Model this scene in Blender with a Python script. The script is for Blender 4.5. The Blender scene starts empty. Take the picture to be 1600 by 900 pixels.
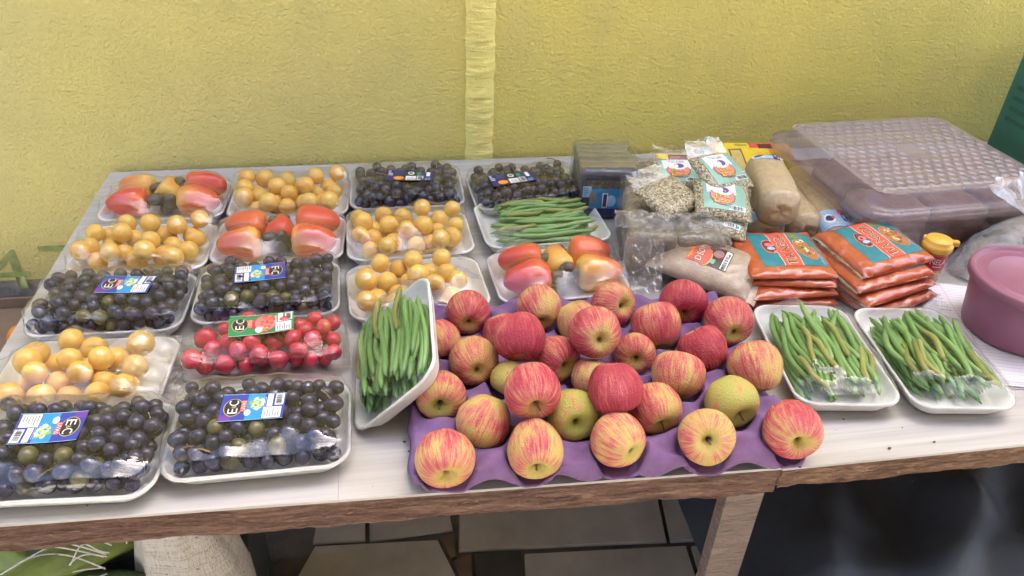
import bpy, bmesh, math, random
import numpy as np
from mathutils import Vector, Matrix, noise as mnoise

SC = bpy.context.scene
COL = SC.collection
R = math.radians
rnd = random.Random(7)

# ------------------------------------------------------------------ camera
TABLE = 0.75
CAM = Vector((0.0, 0.0, 1.45))
F_PX = 1200.0
PITCH, YAW, ROLL = R(34.0), R(10.7), R(2.5)
_f = Vector((math.sin(YAW) * math.cos(PITCH), math.cos(YAW) * math.cos(PITCH), -math.sin(PITCH)))
_r = Vector((math.cos(YAW), -math.sin(YAW), 0))
_u = _r.cross(_f)
CR = _r * math.cos(ROLL) + _u * math.sin(ROLL)
CU = _u * math.cos(ROLL) - _r * math.sin(ROLL)
CF = _f
cam = bpy.data.objects.new("camera", bpy.data.cameras.new("camera"))
COL.objects.link(cam)
m = Matrix((CR, CU, -CF)).transposed().to_4x4()
m.translation = CAM
cam.matrix_world = m
cam.data.sensor_width = 36
cam.data.lens = 36 * F_PX / 1600
cam.data.clip_start = 0.02
cam.data.clip_end = 500
SC.camera = cam

# ------------------------------------------------------------------ light
SUN_EL, SUN_AZ = R(60), R(35)           # azimuth from +y clockwise: the sun stands beyond the wall, the table is in open shade
world = bpy.data.worlds.new("World")
SC.world = world
world.use_nodes = True
wn = world.node_tree
bg = wn.nodes["Background"]
sky = wn.nodes.new("ShaderNodeTexSky")
sky.sky_type = 'NISHITA'
sky.sun_disc = False
sky.sun_elevation = SUN_EL
sky.sun_rotation = SUN_AZ
sky.dust_density = 4.0
sky.air_density = 0.7
wn.links.new(sky.outputs[0], bg.inputs[0])
bg.inputs[1].default_value = 0.13
sun = bpy.data.objects.new("sun", bpy.data.lights.new("sun", 'SUN'))
sun.data.energy = 5.0
sun.data.angle = R(0.5)
sun.data.color = (1.0, 0.95, 0.88)
COL.objects.link(sun)
sd = Vector((math.sin(SUN_AZ) * math.cos(SUN_EL), math.cos(SUN_AZ) * math.cos(SUN_EL), math.sin(SUN_EL)))
sun.rotation_euler = sd.to_track_quat('Z', 'Y').to_euler()
vs = SC.view_settings
vs.view_transform = 'Standard'
vs.look = 'None'
vs.exposure = 3.17
vs.gamma = 1.0
vs.use_curve_mapping = False
SC.render.engine = 'CYCLES'
SC.cycles.use_denoising = True
SC.cycles.transparent_max_bounces = 24
SC.cycles.max_bounces = 8
SC.cycles.caustics_reflective = False
SC.cycles.caustics_refractive = False


def T(px, py, z=0.0):
    """the point at height z above the table top that lies at (px, py) of the 1600 x 900 photograph"""
    d = CF * F_PX + CR * (px - 800) - CU * (py - 450)
    t = (TABLE + z - CAM.z) / d.z
    return CAM + d * t


def depth(p):
    return (Vector(p) - CAM).dot(CF)


# ------------------------------------------------------------------ materials
class NB:
    def __init__(s, name):
        s.m = bpy.data.materials.new(name)
        s.m.use_nodes = True
        s.t = s.m.node_tree
        s.p = s.t.nodes["Principled BSDF"]
        s.out = s.t.nodes["Material Output"]

    def n(s, typ, **k):
        nd = s.t.nodes.new("ShaderNode" + typ)
        for a, b in k.items():
            if a.startswith('i_'):
                key = a[2:]
                nd.inputs[int(key) if key.isdigit() else key.replace('_', ' ')].default_value = b
            else:
                setattr(nd, a, b)
        return nd

    def l(s, a, b):
        s.t.links.new(a, b)

    def math(s, op, a, b=None, c=None, clamp=False):
        nd = s.n('Math', operation=op, use_clamp=clamp)
        for i, v in enumerate((a, b, c)):
            if v is None:
                continue
            if isinstance(v, (int, float)):
                nd.inputs[i].default_value = v
            else:
                s.l(v, nd.inputs[i])
        return nd.outputs[0]

    def coords(s, kind='Object'):
        return s.n('TexCoord').outputs[kind]

    def noise(s, vec, scale, detail=3, rough=.55, dist=0, w=None):
        nd = s.n('TexNoise', i_Scale=scale, i_Detail=detail, i_Roughness=rough, i_Distortion=dist)
        if w is not None:
            nd.noise_dimensions = '4D'
            s.l(w, nd.inputs['W'])
        if vec is not None:
            s.l(vec, nd.inputs['Vector'])
        return nd.outputs['Fac']

    def mapping(s, vec, scale=(1, 1, 1), rot=(0, 0, 0), loc=(0, 0, 0)):
        nd = s.n('Mapping')
        nd.inputs['Scale'].default_value = scale
        nd.inputs['Rotation'].default_value = rot
        nd.inputs['Location'].default_value = loc
        s.l(vec, nd.inputs['Vector'])
        return nd.outputs[0]

    def ramp(s, fac, stops, interp='LINEAR'):
        nd = s.n('ValToRGB')
        cr = nd.color_ramp
        cr.interpolation = interp
        while len(cr.elements) < len(stops):
            cr.elements.new(.5)
        for e, (p, c) in zip(cr.elements, stops):
            e.position = p
            e.color = (*c, 1) if len(c) == 3 else c
        s.l(fac, nd.inputs[0])
        return nd.outputs[0]

    def mix(s, fac, a, b, blend='MIX'):
        nd = s.n('Mix', data_type='RGBA', blend_type=blend)
        for key, v in ((0, fac), (6, a), (7, b)):
            if isinstance(v, (int, float)):
                nd.inputs[key].default_value = v
            elif isinstance(v, tuple):
                nd.inputs[key].default_value = (*v, 1)
            else:
                s.l(v, nd.inputs[key])
        return nd.outputs[2]

    def bump(s, h, dist=.001, strength=1.0, normal=None):
        nd = s.n('Bump', i_Distance=dist, i_Strength=strength)
        s.l(h, nd.inputs['Height'])
        if normal is not None:
            s.l(normal, nd.inputs['Normal'])
        return nd.outputs[0]

    def set(s, **k):
        for a, b in k.items():
            key = a.replace('_', ' ')
            if hasattr(b, 'is_output') or isinstance(b, bpy.types.NodeSocket):
                s.l(b, s.p.inputs[key])
            else:
                s.p.inputs[key].default_value = (*b, 1) if isinstance(b, tuple) and len(b) == 3 and key != 'Subsurface Radius' else b
        return s


MATS = {}


def simple(name, col, rough=.5, var=.12, vscale=60, bump=0.0, bscale=300, spec=.5, col2=None, coat=0, sss=0, sssr=(.01, .005, .003), alpha=None):
    if name in MATS:
        return MATS[name]
    b = NB(name)
    v = b.coords()
    nz = b.noise(v, vscale, 4)
    c2 = col2 if col2 else tuple(max(0, c * (1 - var * 2)) for c in col)
    c1 = col if col2 else tuple(min(1, c * (1 + var)) for c in col)
    b.set(Base_Color=b.ramp(nz, [(.3, c2), (.7, c1)]), Roughness=rough, Specular_IOR_Level=spec)
    if bump:
        b.set(Normal=b.bump(b.noise(v, bscale, 3), bump))
    if coat:
        b.set(Coat_Weight=coat, Coat_Roughness=.08)
    if sss:
        b.set(Subsurface_Weight=sss, Subsurface_Radius=sssr, Subsurface_Scale=1.0)
    MATS[name] = b.m
    return b.m


def film_mat(name, bump=.0004, bscale=(60, 60, 60), rough=.05, haze=0.0, hazecol=(.8, .8, .82), gain=2.0, streak=0.0, tint=(.985, .985, .985), even=False):
    """clear plastic sheet: see-through with a mirror-like sheen, wrinkled, optionally milky"""
    if name in MATS:
        return MATS[name]
    b = NB(name)
    b.t.nodes.remove(b.p)
    v = b.coords()
    h = b.noise(b.mapping(v, bscale), 1.0, 4, .6, .6)
    if streak:
        h2 = b.noise(b.mapping(v, (30, 420, 60), (0, 0, .5)), 1.0, 2, .5, .3)
        h = b.math('ADD', h, b.math('MULTIPLY', h2, streak))
    nrm = b.bump(h, bump)
    fr = b.n('Fresnel', i_IOR=1.42)
    b.l(nrm, fr.inputs['Normal'])
    fac = b.math('MINIMUM', b.math('MULTIPLY', fr.outputs[0], gain, clamp=True), .38)
    gl = b.n('BsdfGlossy', i_Roughness=rough)
    b.l(nrm, gl.inputs['Normal'])
    tr = b.n('BsdfTransparent')
    tr.inputs[0].default_value = (*tint, 1)
    base = tr.outputs[0]
    if haze:
        df = b.n('BsdfDiffuse')
        df.inputs[0].default_value = (*hazecol, 1)
        b.l(nrm, df.inputs['Normal'])
        mx = b.n('MixShader')
        hz = b.math('MULTIPLY', b.ramp(b.noise(v, 4 if even else 45, 4), [(.3, (.92 if even else .5,) * 3), (.75, (1.08 if even else 1.5,) * 3)]), haze, clamp=True)
        b.l(hz, mx.inputs[0])
        b.l(base, mx.inputs[1])
        b.l(df.outputs[0], mx.inputs[2])
        base = mx.outputs[0]
    mx = b.n('MixShader')
    b.l(fac, mx.inputs[0])
    b.l(base, mx.inputs[1])
    b.l(gl.outputs[0], mx.inputs[2])
    b.l(mx.outputs[0], b.out.inputs['Surface'])
    MATS[name] = b.m
    return b.m


# ------------------------------------------------------------------ object helpers
def mesh_data(name, verts, faces, mats=(), smooth=True, fmat=None):
    me = bpy.data.meshes.new(name)
    me.from_pydata([tuple(v) for v in verts], [], [tuple(f) for f in faces])
    for mm in (mats if isinstance(mats, (list, tuple)) else [mats]):
        me.materials.append(mm)
    if fmat is not None:
        me.polygons.foreach_set('material_index', list(fmat))
    if smooth:
        me.polygons.foreach_set('use_smooth', [True] * len(me.polygons))
    me.update()
    return me


def obj(name, me, parent=None, loc=(0, 0, 0), rot=(0, 0, 0), scale=None):
    o = bpy.data.objects.new(name, me)
    COL.objects.link(o)
    if parent:
        o.parent = parent
    o.location = loc
    o.rotation_euler = rot
    if scale:
        o.scale = scale if isinstance(scale, (tuple, list)) else (scale,) * 3
    return o


def thing(name, label, cat, loc=(0, 0, 0), rotz=0, group=None, me=None):
    o = obj(name, me, None, loc, (0, 0, rotz))
    o['label'] = label
    o['category'] = cat
    if group:
        o['group'] = group
    return o


def box_bm(bm, c, s, rot=None, bevel=0):
    M = Matrix.Translation(c) @ (rot.to_4x4() if rot else Matrix()) @ Matrix.Diagonal((*s, 1))
    r = bmesh.ops.create_cube(bm, size=1, matrix=M)
    if bevel:
        es = list({e for v in r['verts'] for e in v.link_edges})
        bmesh.ops.bevel(bm, geom=es, offset=bevel, segments=2, affect='EDGES', profile=.6)


def from_bm(name, bm, mats, smooth=False):
    me = bpy.data.meshes.new(name)
    bm.to_mesh(me)
    bm.free()
    for mm in (mats if isinstance(mats, (list, tuple)) else [mats]):
        me.materials.append(mm)
    if smooth:
        me.polygons.foreach_set('use_smooth', [True] * len(me.polygons))
    return me


def box_me(name, s, mat, bevel=.002, c=(0, 0, 0)):
    bm = bmesh.new()
    box_bm(bm, c, s, None, bevel)
    return from_bm(name, bm, mat)


def lathe(name, prof, mat, seg=32, smooth=True, fn=None, fmat=None, mats=None):
    vs_, fs = [], []
    for i, (r, z) in enumerate(prof):
        for k in range(seg):
            a = 2 * math.pi * k / seg
            p = (r * math.cos(a), r * math.sin(a), z)
            vs_.append(fn(p, a) if fn else p)
    for i in range(len(prof) - 1):
        for k in range(seg):
            a, b_ = i * seg + k, i * seg + (k + 1) % seg
            fs.append((a, b_, b_ + seg, a + seg))
    return mesh_data(name, vs_, fs, mats or mat, smooth, fmat)


def tube(path, rad, seg=6):
    """verts, faces of a tube along path (list of Vectors); rad a number or a list"""
    path = [Vector(p) for p in path]
    n = len(path)
    rads = rad if isinstance(rad, (list, tuple)) else [rad] * n
    vs_, fs = [], []
    ref = Vector((0, 0, 1))
    for i, p in enumerate(path):
        t = (path[min(i + 1, n - 1)] - path[max(i - 1, 0)]).normalized()
        a = t.cross(ref)
        if a.length < 1e-3:
            a = t.cross(Vector((0, 1, 0)))
        a.normalize()
        b_ = a.cross(t)
        for k in range(seg):
            an = 2 * math.pi * k / seg
            vs_.append(p + (a * math.cos(an) + b_ * math.sin(an)) * rads[i])
    for i in range(n - 1):
        for k in range(seg):
            a, b_ = i * seg + k, i * seg + (k + 1) % seg
            fs.append((a, b_, b_ + seg, a + seg))
    fs.append(tuple(range(seg))[::-1])
    fs.append(tuple((n - 1) * seg + k for k in range(seg)))
    return vs_, fs


def grid_me(name, fn, nu, nv, mats, smooth=True, closed_u=False):
    """fn(u, v) with u, v in 0..1"""
    vs_ = [fn(i / nu, j / nv) for j in range(nv + 1) for i in range(nu + 1)]
    fs = [(j * (nu + 1) + i, j * (nu + 1) + i + 1, (j + 1) * (nu + 1) + i + 1, (j + 1) * (nu + 1) + i)
          for j in range(nv) for i in range(nu)]
    return mesh_data(name, vs_, fs, mats, smooth)


def fbm(x, y, z=0.0, oct=3):
    s, a = 0.0, 1.0
    for _ in range(oct):
        s += a * mnoise.noise(Vector((x, y, z)))
        x, y, z, a = x * 2.03, y * 2.03, z * 2.03, a * .5
    return s


# ------------------------------------------------------------------ flat print: designs draped on a surface
_TXT = {}


def text_geo(s):
    if s in _TXT:
        return _TXT[s]
    cu = bpy.data.curves.new("t", 'FONT')
    cu.body = s
    cu.resolution_u = 3
    cu.align_x, cu.align_y = 'CENTER', 'CENTER'
    o = bpy.data.objects.new("t", cu)
    COL.objects.link(o)
    dg = bpy.context.evaluated_depsgraph_get()
    me = bpy.data.meshes.new_from_object(o.evaluated_get(dg))
    vs_ = [(v.co.x, v.co.y) for v in me.vertices]
    fs = [tuple(p.vertices) for p in me.polygons]
    bpy.data.objects.remove(o)
    bpy.data.curves.remove(cu)
    bpy.data.meshes.remove(me)
    xs, ys = [v[0] for v in vs_], [v[1] for v in vs_]
    cx, cy = (min(xs) + max(xs)) / 2, (min(ys) + max(ys)) / 2
    w, h = max(xs) - min(xs), max(ys) - min(ys)
    _TXT[s] = ([((x - cx) / w, (y - cy) / h) for x, y in vs_], fs)
    return _TXT[s]


class Design:
    def __init__(s):
        s.v, s.f, s.m, s.mats = [], [], [], []

    def _add(s, vs_, fs, mat, layer):
        b = len(s.v)
        s.v += [(x, y, layer) for x, y in vs_]
        if mat not in s.mats:
            s.mats.append(mat)
        mi = s.mats.index(mat)
        for f in fs:
            s.f.append(tuple(b + i for i in f))
            s.m.append(mi)

    def rect(s, x0, y0, x1, y1, mat, layer=0, step=.005, skew=0):
        nx = max(1, int(abs(x1 - x0) / step))
        ny = max(1, int(abs(y1 - y0) / step))
        vs_ = [(x0 + (x1 - x0) * i / nx + skew * j / ny, y0 + (y1 - y0) * j / ny) for j in range(ny + 1) for i in range(nx + 1)]
        fs = [(j * (nx + 1) + i, j * (nx + 1) + i + 1, (j + 1) * (nx + 1) + i + 1, (j + 1) * (nx + 1) + i) for j in range(ny) for i in range(nx)]
        s._add(vs_, fs, mat, layer)

    def disc(s, cx, cy, rx, ry, mat, layer=1, n=20, rings=2, rot=0):
        vs_, fs = [(cx, cy)], []
        ca, sa = math.cos(rot), math.sin(rot)
        for r in range(1, rings + 1):
            for k in range(n):
                a = 2 * math.pi * k / n
                x, y = rx * r / rings * math.cos(a), ry * r / rings * math.sin(a)
                vs_.append((cx + x * ca - y * sa, cy + x * sa + y * ca))
        for k in range(n):
            fs.append((0, 1 + k, 1 + (k + 1) % n))
        for r in range(rings - 1):
            for k in range(n):
                a, b_ = 1 + r * n + k, 1 + r * n + (k + 1) % n
                fs.append((a, a + n, b_ + n, b_))
        s._add(vs_, fs, mat, layer)

    def text(s, t, cx, cy, w, h, mat, layer=3, rot=0):
        vs_, fs = text_geo(t)
        ca, sa = math.cos(rot), math.sin(rot)
        s._add([(cx + x * w * ca - y * h * sa, cy + x * w * sa + y * h * ca) for x, y in vs_], fs, mat, layer)

    def bars(s, x0, y0, x1, y1, mat, layer=3, n=14, vertical=True, seed=1):
        r = random.Random(seed)
        p = 0.0
        ws = [(r.choice((1, 1, 2, 3)), r.choice((1, 1, 2))) for _ in range(n)]
        tot = sum(a + b_ for a, b_ in ws)
        for a, b_ in ws:
            q0, q1 = p / tot, (p + a) / tot
            if vertical:
                s.rect(x0 + (x1 - x0) * q0, y0, x0 + (x1 - x0) * q1, y1, mat, layer, step=.012)
            else:
                s.rect(x0, y0 + (y1 - y0) * q0, x1, y0 + (y1 - y0) * q1, mat, layer, step=.012)
            p += a + b_

    def lines(s, x0, y0, x1, y1, mat, n=5, layer=3, horizontal=True, seed=3):
        r = random.Random(seed)
        for i in range(n):
            q = (i + .3) / n
            e = (.45 + .5 * r.random())
            if horizontal:
                y = y0 + (y1 - y0) * q
                s.rect(x0, y, x0 + (x1 - x0) * e, y + (y1 - y0) / n * .4, mat, layer, step=.01)
            else:
                x = x0 + (x1 - x0) * q
                s.rect(x, y0, x + (x1 - x0) / n * .4, y0 + (y1 - y0) * e, mat, layer, step=.01)

    def blobs(s, cx, cy, rx, ry, mats, n, r, layer=2, seed=5):
        q = random.Random(seed)
        for i in range(n):
            a, d = q.random() * 6.28, math.sqrt(q.random())
            rr = r * (.7 + .6 * q.random())
            s.disc(cx + rx * d * math.cos(a), cy + ry * d * math.sin(a), rr, rr, q.choice(mats), layer + i * .02, n=9, rings=1)

    def drape(s, name, fn, parent, lift=.00018, off=.0004, rot=0, loc=(0, 0), **k):
        ca, sa = math.cos(rot), math.sin(rot)
        out = []
        for x, y, L in s.v:
            X, Y = loc[0] + x * ca - y * sa, loc[1] + x * sa + y * ca
            p, n = fn(X, Y)
            d = off + lift * L
            out.append((p[0] + n[0] * d, p[1] + n[1] * d, p[2] + n[2] * d))
        return obj(name, mesh_data(name, out, s.f, s.mats, True, s.m), parent, **k)


def inkm(name, col, rough=.35):
    return simple("print_" + name, col, rough, var=.06, vscale=90, coat=0)


INK = {k: inkm(k, c) for k, c in dict(
    white=(.78, .78, .77), black=(.02, .02, .022), blue=(.035, .055, .32), deepblue=(.02, .02, .12), red=(.55, .03, .05),
    green=(.02, .25, .09), palegreen=(.50, .62, .28), midgreen=(.25, .42, .12), grey=(.2, .2, .22), gold=(.62, .45, .16), orange=(.75, .28, .05),
    yellow=(.85, .62, .05), teal=(.015, .20, .25), pinkred=(.72, .10, .07), pink=(.72, .20, .22), mint=(.22, .42, .34), cream=(.72, .66, .5),
    skyblue=(.33, .52, .74), navy=(.03, .04, .16), purple=(.13, .06, .26), food=(.40, .16, .05), brown=(.19, .09, .04), azure=(.03, .27, .58),
    lightred=(.80, .22, .13), salad=(.19, .22, .06), violet=(.14, .05, .30), maroon=(.14, .02, .03)).items()}

# ------------------------------------------------------------------ the setting: ground, floor, wall
WALL_Y = 1.53


def wall_mat():
    b = NB("yellow_plaster")
    v = b.coords()
    big = b.noise(v, 1.6, 3)
    mid = b.noise(v, 9, 4)
    sx = b.n('SeparateXYZ')
    b.l(v, sx.inputs[0])
    # paint is older and more olive on the left of the pipe, fresher yellow on the right
    t = b.math('ADD', b.math('MULTIPLY', sx.outputs[0], .55), b.math('MULTIPLY', big, 1.0))
    c = b.ramp(t, [(.15, (.76, .665, .25)), (.45, (.82, .71, .225)), (.75, (.87, .735, .185))])
    c = b.mix(b.math('MULTIPLY', b.ramp(mid, [(.45, (0,) * 3), (.8, (1,) * 3)]), .22), c, (.46, .40, .17))
    # grey scuffs
    sc = b.ramp(b.noise(b.mapping(v, (14, 14, 30)), 1.0, 5, .7), [(.66, (0,) * 3), (.74, (1,) * 3)])
    c = b.mix(b.math('MULTIPLY', sc, .32), c, (.36, .33, .26))
    ch = b.ramp(b.noise(b.mapping(v, (38, 38, 30), loc=(7, 3, 1)), 1.0, 3, .55), [(.765, (0,) * 3), (.785, (1,) * 3)])
    c = b.mix(b.math('MULTIPLY', ch, .7), c, (.20, .19, .17))
    dr = b.ramp(b.noise(b.mapping(v, (5, 5, 1.4), loc=(2, 0, 4)), 1.0, 4, .6), [(.52, (0,) * 3), (.78, (1,) * 3)])
    c = b.mix(b.math('MULTIPLY', dr, .30), c, (.62, .53, .21))
    fine = b.noise(v, 190, 4, .7)
    med = b.noise(b.mapping(v, (120, 120, 140)), 1.0, 4, .6, .4)
    trow = b.noise(b.mapping(v, (26, 26, 60), (0, .45, 0)), 1.0, 3, .55, 1.2)
    n = b.bump(fine, .0052)
    n = b.bump(med, .0045, 1.0, n)
    n = b.bump(trow, .0030, .9, n)
    b.set(Base_Color=c, Roughness=.62, Specular_IOR_Level=.3, Normal=n)
    return b.m


M_WALL = wall_mat()
M_CEMENT = simple("bare_plaster", (.42, .38, .33), .85, .18, 12, .003, 90)
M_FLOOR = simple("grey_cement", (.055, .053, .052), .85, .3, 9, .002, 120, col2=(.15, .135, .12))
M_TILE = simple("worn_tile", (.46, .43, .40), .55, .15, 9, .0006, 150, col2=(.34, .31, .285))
M_TILE2 = simple("brown_tile", (.15, .10, .075), .6, .15, 14, .0006, 150)
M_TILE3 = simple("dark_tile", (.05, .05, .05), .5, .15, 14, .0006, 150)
M_GROUND = simple("earth", (.24, .2, .16), .9, .2, 3, .004, 30)

gm = mesh_data("ground", [(-60, -60, -.03), (60, -60, -.03), (60, 60, -.03), (-60, 60, -.03)], [(0, 1, 2, 3)], M_GROUND)
g = obj("ground", gm)
g['kind'] = 'structure'
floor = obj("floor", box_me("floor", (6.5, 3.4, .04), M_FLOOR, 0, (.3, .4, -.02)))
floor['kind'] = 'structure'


bounce_floor = obj("bounce_slab", box_me("bounce_slab", (9, 1.92, .03), simple("bounce_pale", (.52, .50, .46), .85, .1, 3), 0, (.5, -1.262, -.005)))  # added pale slab out of view, bounces sunlight up as front fill
bounce_floor['kind'] = 'structure'


def tile(px, mat, top=.008):
    pts = [T(x, y, -TABLE) for x, y in px]
    c = sum(pts, Vector()) / len(pts)
    q = [(p - c) for p in pts]
    n = len(q)
    e = Vector((0, 0, top))
    vs_ = [p for p in q] + [p * .985 + e for p in q]
    fs = [tuple(range(n, 2 * n))[::-1]] + [(i, i + n, (i + 1) % n + n, (i + 1) % n) for i in range(n)]
    me = mesh_data("tile", vs_, fs, mat, False)
    bm = bmesh.new()
    bm.from_mesh(me)
    bmesh.ops.recalc_face_normals(bm, faces=bm.faces)
    bm.to_mesh(me)
    bm.free()
    obj("tile", me, floor, (c.x, c.y, 0.0005))


for px, mm in [
    ([(497, 812), (571, 806), (571, 847), (489, 852)], M_TILE),
    ([(577, 806), (700, 792), (708, 831), (578, 848)], M_TILE),
    ([(492, 857), (685, 847), (714, 905), (700, 925), (455, 930), (466, 902)], M_TILE),
    ([(689, 845), (709, 836), (712, 872), (705, 876)], M_TILE2),
    ([(718, 790), (722, 730), (1016, 700), (1025, 768), (1042, 849), (900, 855), (716, 864)], M_TILE),
    ([(1031, 768), (1025, 715), (1140, 700), (1125, 765), (1100, 847), (1047, 849)], M_TILE),
    ([(741, 867), (814, 864), (819, 915), (745, 915)], M_TILE3),
    ([(818, 869), (1072, 856), (1094, 925), (822, 930)], M_TILE),
    ([(1079, 857), (1104, 853), (1110, 925), (1100, 925)], M_TILE),
    ([(708, 880), (737, 868), (738, 915), (722, 915)], M_TILE2),
    ([(470, 938), (715, 932), (735, 1010), (460, 1015)], M_TILE),
    ([(750, 925), (1095, 938), (1110, 1010), (745, 1010)], M_TILE),
    ([(577, 796), (575, 745), (712, 728), (700, 783)], M_TILE),
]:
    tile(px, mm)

wall = thing("painted_wall", "rough yellow plastered wall rising behind the long fruit table", "wall", (0, WALL_Y, 0))
obj("wall_face", box_me("wall_face", (9, .2, 2.9), M_WALL, 0, (.5, .1, .5 + 2.9 / 2)), wall)
obj("bare_base", box_me("bare_base", (9, .2, .497), M_CEMENT, 0, (.5, .106, .2485)), wall)


def pilaster():
    b = NB("pale_yellow_patch")
    v = b.coords()
    nz = b.noise(b.mapping(v, (20, 20, 50)), 1.0, 4)
    c = b.ramp(nz, [(.3, (.79, .695, .22)), (.7, (.86, .755, .245))])
    g_ = b.ramp(b.noise(b.mapping(v, (9, 9, 16)), 1.0, 3), [(.52, (0,) * 3), (.75, (1,) * 3)])
    c = b.mix(b.math('MULTIPLY', g_, .35), c, (.42, .52, .26))
    sp = b.ramp(b.noise(b.mapping(v, (60, 60, 150), loc=(3, 1, 2)), 1.0, 2), [(.735, (0,) * 3), (.75, (1,) * 3)])
    c = b.mix(b.math('MULTIPLY', sp, .85), c, (.03, .16, .17))
    n = b.bump(b.noise(v, 240, 3), .0022)
    n = b.bump(b.noise(b.mapping(v, (16, 16, 140)), 1.0, 3, .5, .6), .004, 1, n)
    b.set(Base_Color=c, Roughness=.65, Specular_IOR_Level=.3, Normal=n)
    W, H = .030, 2.8

    def fn(u, v_):
        x = (u * 2 - 1) * W
        z = .52 + H * v_
        s = max(0, 1 - (u * 2 - 1) ** 2) ** .6
        d = .015 * s
        d += s * .0025 * fbm(x * 25, z * 60, 1) + s * .002 * fbm(x * 9, z * 150, 5)
        x += .0035 * fbm(z * 30, u * 2, 9)
        return (x, -d + .0006, z)
    return grid_me("pipe_casing", fn, 14, 700, b.m)


pil = obj("pipe_casing", pilaster(), wall, (.2035, 0, 0))
pil['label'] = "paler ribbed vertical strip of plaster over a pipe"
roof = obj("unseen_roof", box_me("unseen_roof", (9, 2.6, .12), simple("unseen_roof_underside", (.30, .29, .28), .8, .1, 3), 0, (.5, .30 - 1.3, 2.62)))  # unseen roof over the viewer, shaped to leave only a slit of sky
roof['kind'] = 'structure'
hw_ = obj("fill_wall", box_me("fill_wall", (9, .15, 2.56), simple("fill_wall_white", (.78, .76, .72), .8, .05, 2), 0, (.5, -2.3, 1.28)))  # added wall behind the viewer: hides the low sky, reflects fill light
hw_['kind'] = 'structure'
d = Design()
M_FADE = simple("faded_green_paint", (.33, .38, .13), .7, .2, 40)
d.text("4", -.055, 0, .085, .10, M_FADE, 0)
d.text("7", .055, .005, .07, .10, M_FADE, 0)
wd = CF * F_PX + CR * (55 - 800) - CU * (420 - 450)
q = CAM + wd * (WALL_Y / wd.y)
d.drape("painted_numerals", lambda x, y: ((q.x + x, 0, q.z + y), (0, -1, 0)), wall, off=.0008)

# ------------------------------------------------------------------ the table
def laminate_mat():
    b = NB("white_laminate")
    v = b.coords()
    gr = b.noise(b.mapping(v, (2.2, 90, 10)), 1.0, 5, .6, .5)
    cl = b.noise(b.mapping(v, (1.5, 12, 3)), 1.0, 3)
    c = b.ramp(gr, [(.3, (.33, .312, .302)), (.6, (.425, .410, .402)), (.8, (.48, .468, .462))])
    c = b.mix(b.math('MULTIPLY', b.ramp(cl, [(.4, (0,) * 3), (.8, (1,) * 3)]), .3), c, (.58, .50, .42))
    sp = b.ramp(b.noise(v, 120, 2), [(.755, (0,) * 3), (.77, (1,) * 3)])
    c = b.mix(b.math('MULTIPLY', sp, .6), c, (.2, .16, .13))
    b.set(Base_Color=c, Roughness=.30, Specular_IOR_Level=.55, Normal=b.bump(gr, .0004))
    return b.m


def rough_wood_mat(name, c1, c2, c3):
    b = NB(name)
    v = b.coords()
    a = b.noise(b.mapping(v, (9, 60, 75), (0, .12, 0)), 1.0, 5, .65, 1.8)
    f = b.noise(b.mapping(v, (60, 90, 260), (0, -.2, 0)), 1.0, 4, .6, 1)
    c = b.ramp(b.math('ADD', b.math('MULTIPLY', a, .65), b.math('MULTIPLY', f, .35)), [(.36, c1), (.5, c2), (.66, c3)])
    fl = b.ramp(b.noise(b.mapping(v, (40, 60, 190), (0, .5, 0), (5, 2, 1)), 1.0, 2, .5, .6), [(.70, (0,) * 3), (.74, (1,) * 3)])
    c = b.mix(b.math('MULTIPLY', fl, .55), c, (.50, .36, .22))
    n = b.bump(a, .007)
    n = b.bump(f, .003, 1, n)
    b.set(Base_Color=c, Roughness=.8, Specular_IOR_Level=.25, Normal=n)
    return b.m


M_LAM = laminate_mat()
M_EDGE = rough_wood_mat("rough_board_edge", (.060, .031, .025), (.155, .086, .064), (.28, .18, .125))
M_EDGE2 = rough_wood_mat("split_board_edge", (.06, .032, .022), (.17, .095, .06), (.33, .215, .14))
M_CORE = simple("board_core", (.34, .22, .13), .8, .15, 40, .001, 200)
M_LEGW = rough_wood_mat("grey_leg_wood", (.17, .125, .105), (.22, .165, .14), (.27, .205, .175))

table = thing("wooden_table", "long table of white laminate boards with rough brown front edge", "table", (0, 0, 0))
XS = T(1226, 735).x


def front_y(x):
    return .6105 - .037 * x if x < XS else .5925 - .004 * (x - XS)


def board(x0, x1, zt, zb, mat, name, inset=0.0, n=12):
    def prism():
        bm = bmesh.new()
        top, bot = [], []
        pts = [(x0 + (x1 - x0) * i / n, front_y(min(max(x0 + (x1 - x0) * i / n, x0 + 1e-4), x1 - 1e-4)) + inset) for i in range(n + 1)]
        pts = pts + [(x1, WALL_Y - .012), (x0, WALL_Y - .012)]
        for x, y in pts:
            top.append(bm.verts.new((x, y, zt)))
            bot.append(bm.verts.new((x, y, zb)))
        bm.faces.new(top)
        bm.faces.new(bot[::-1])
        k = len(pts)
        for i in range(k):
            bm.faces.new((top[(i + 1) % k], top[i], bot[i], bot[(i + 1) % k]))
        bmesh.ops.recalc_face_normals(bm, faces=bm.faces)
        return bm
    return obj(name, from_bm(name, prism(), mat), table)


XL, XR, XM = -.545, 2.3, T(538, 450).x
board(XL, XM - .00015, TABLE, TABLE - .004, M_LAM, "laminate_sheet")
board(XM + .00015, XS - .00015, TABLE, TABLE - .004, M_LAM, "laminate_sheet")
board(XS + .00015, XR, TABLE - .001, TABLE - .005, M_LAM, "laminate_sheet")
board(XL + .002, XS - .001, TABLE - .0055, TABLE - .040, M_CORE, "board", .004)
board(XS + .001, XR - .002, TABLE - .0065, TABLE - .036, M_CORE, "board", .004)


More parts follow.
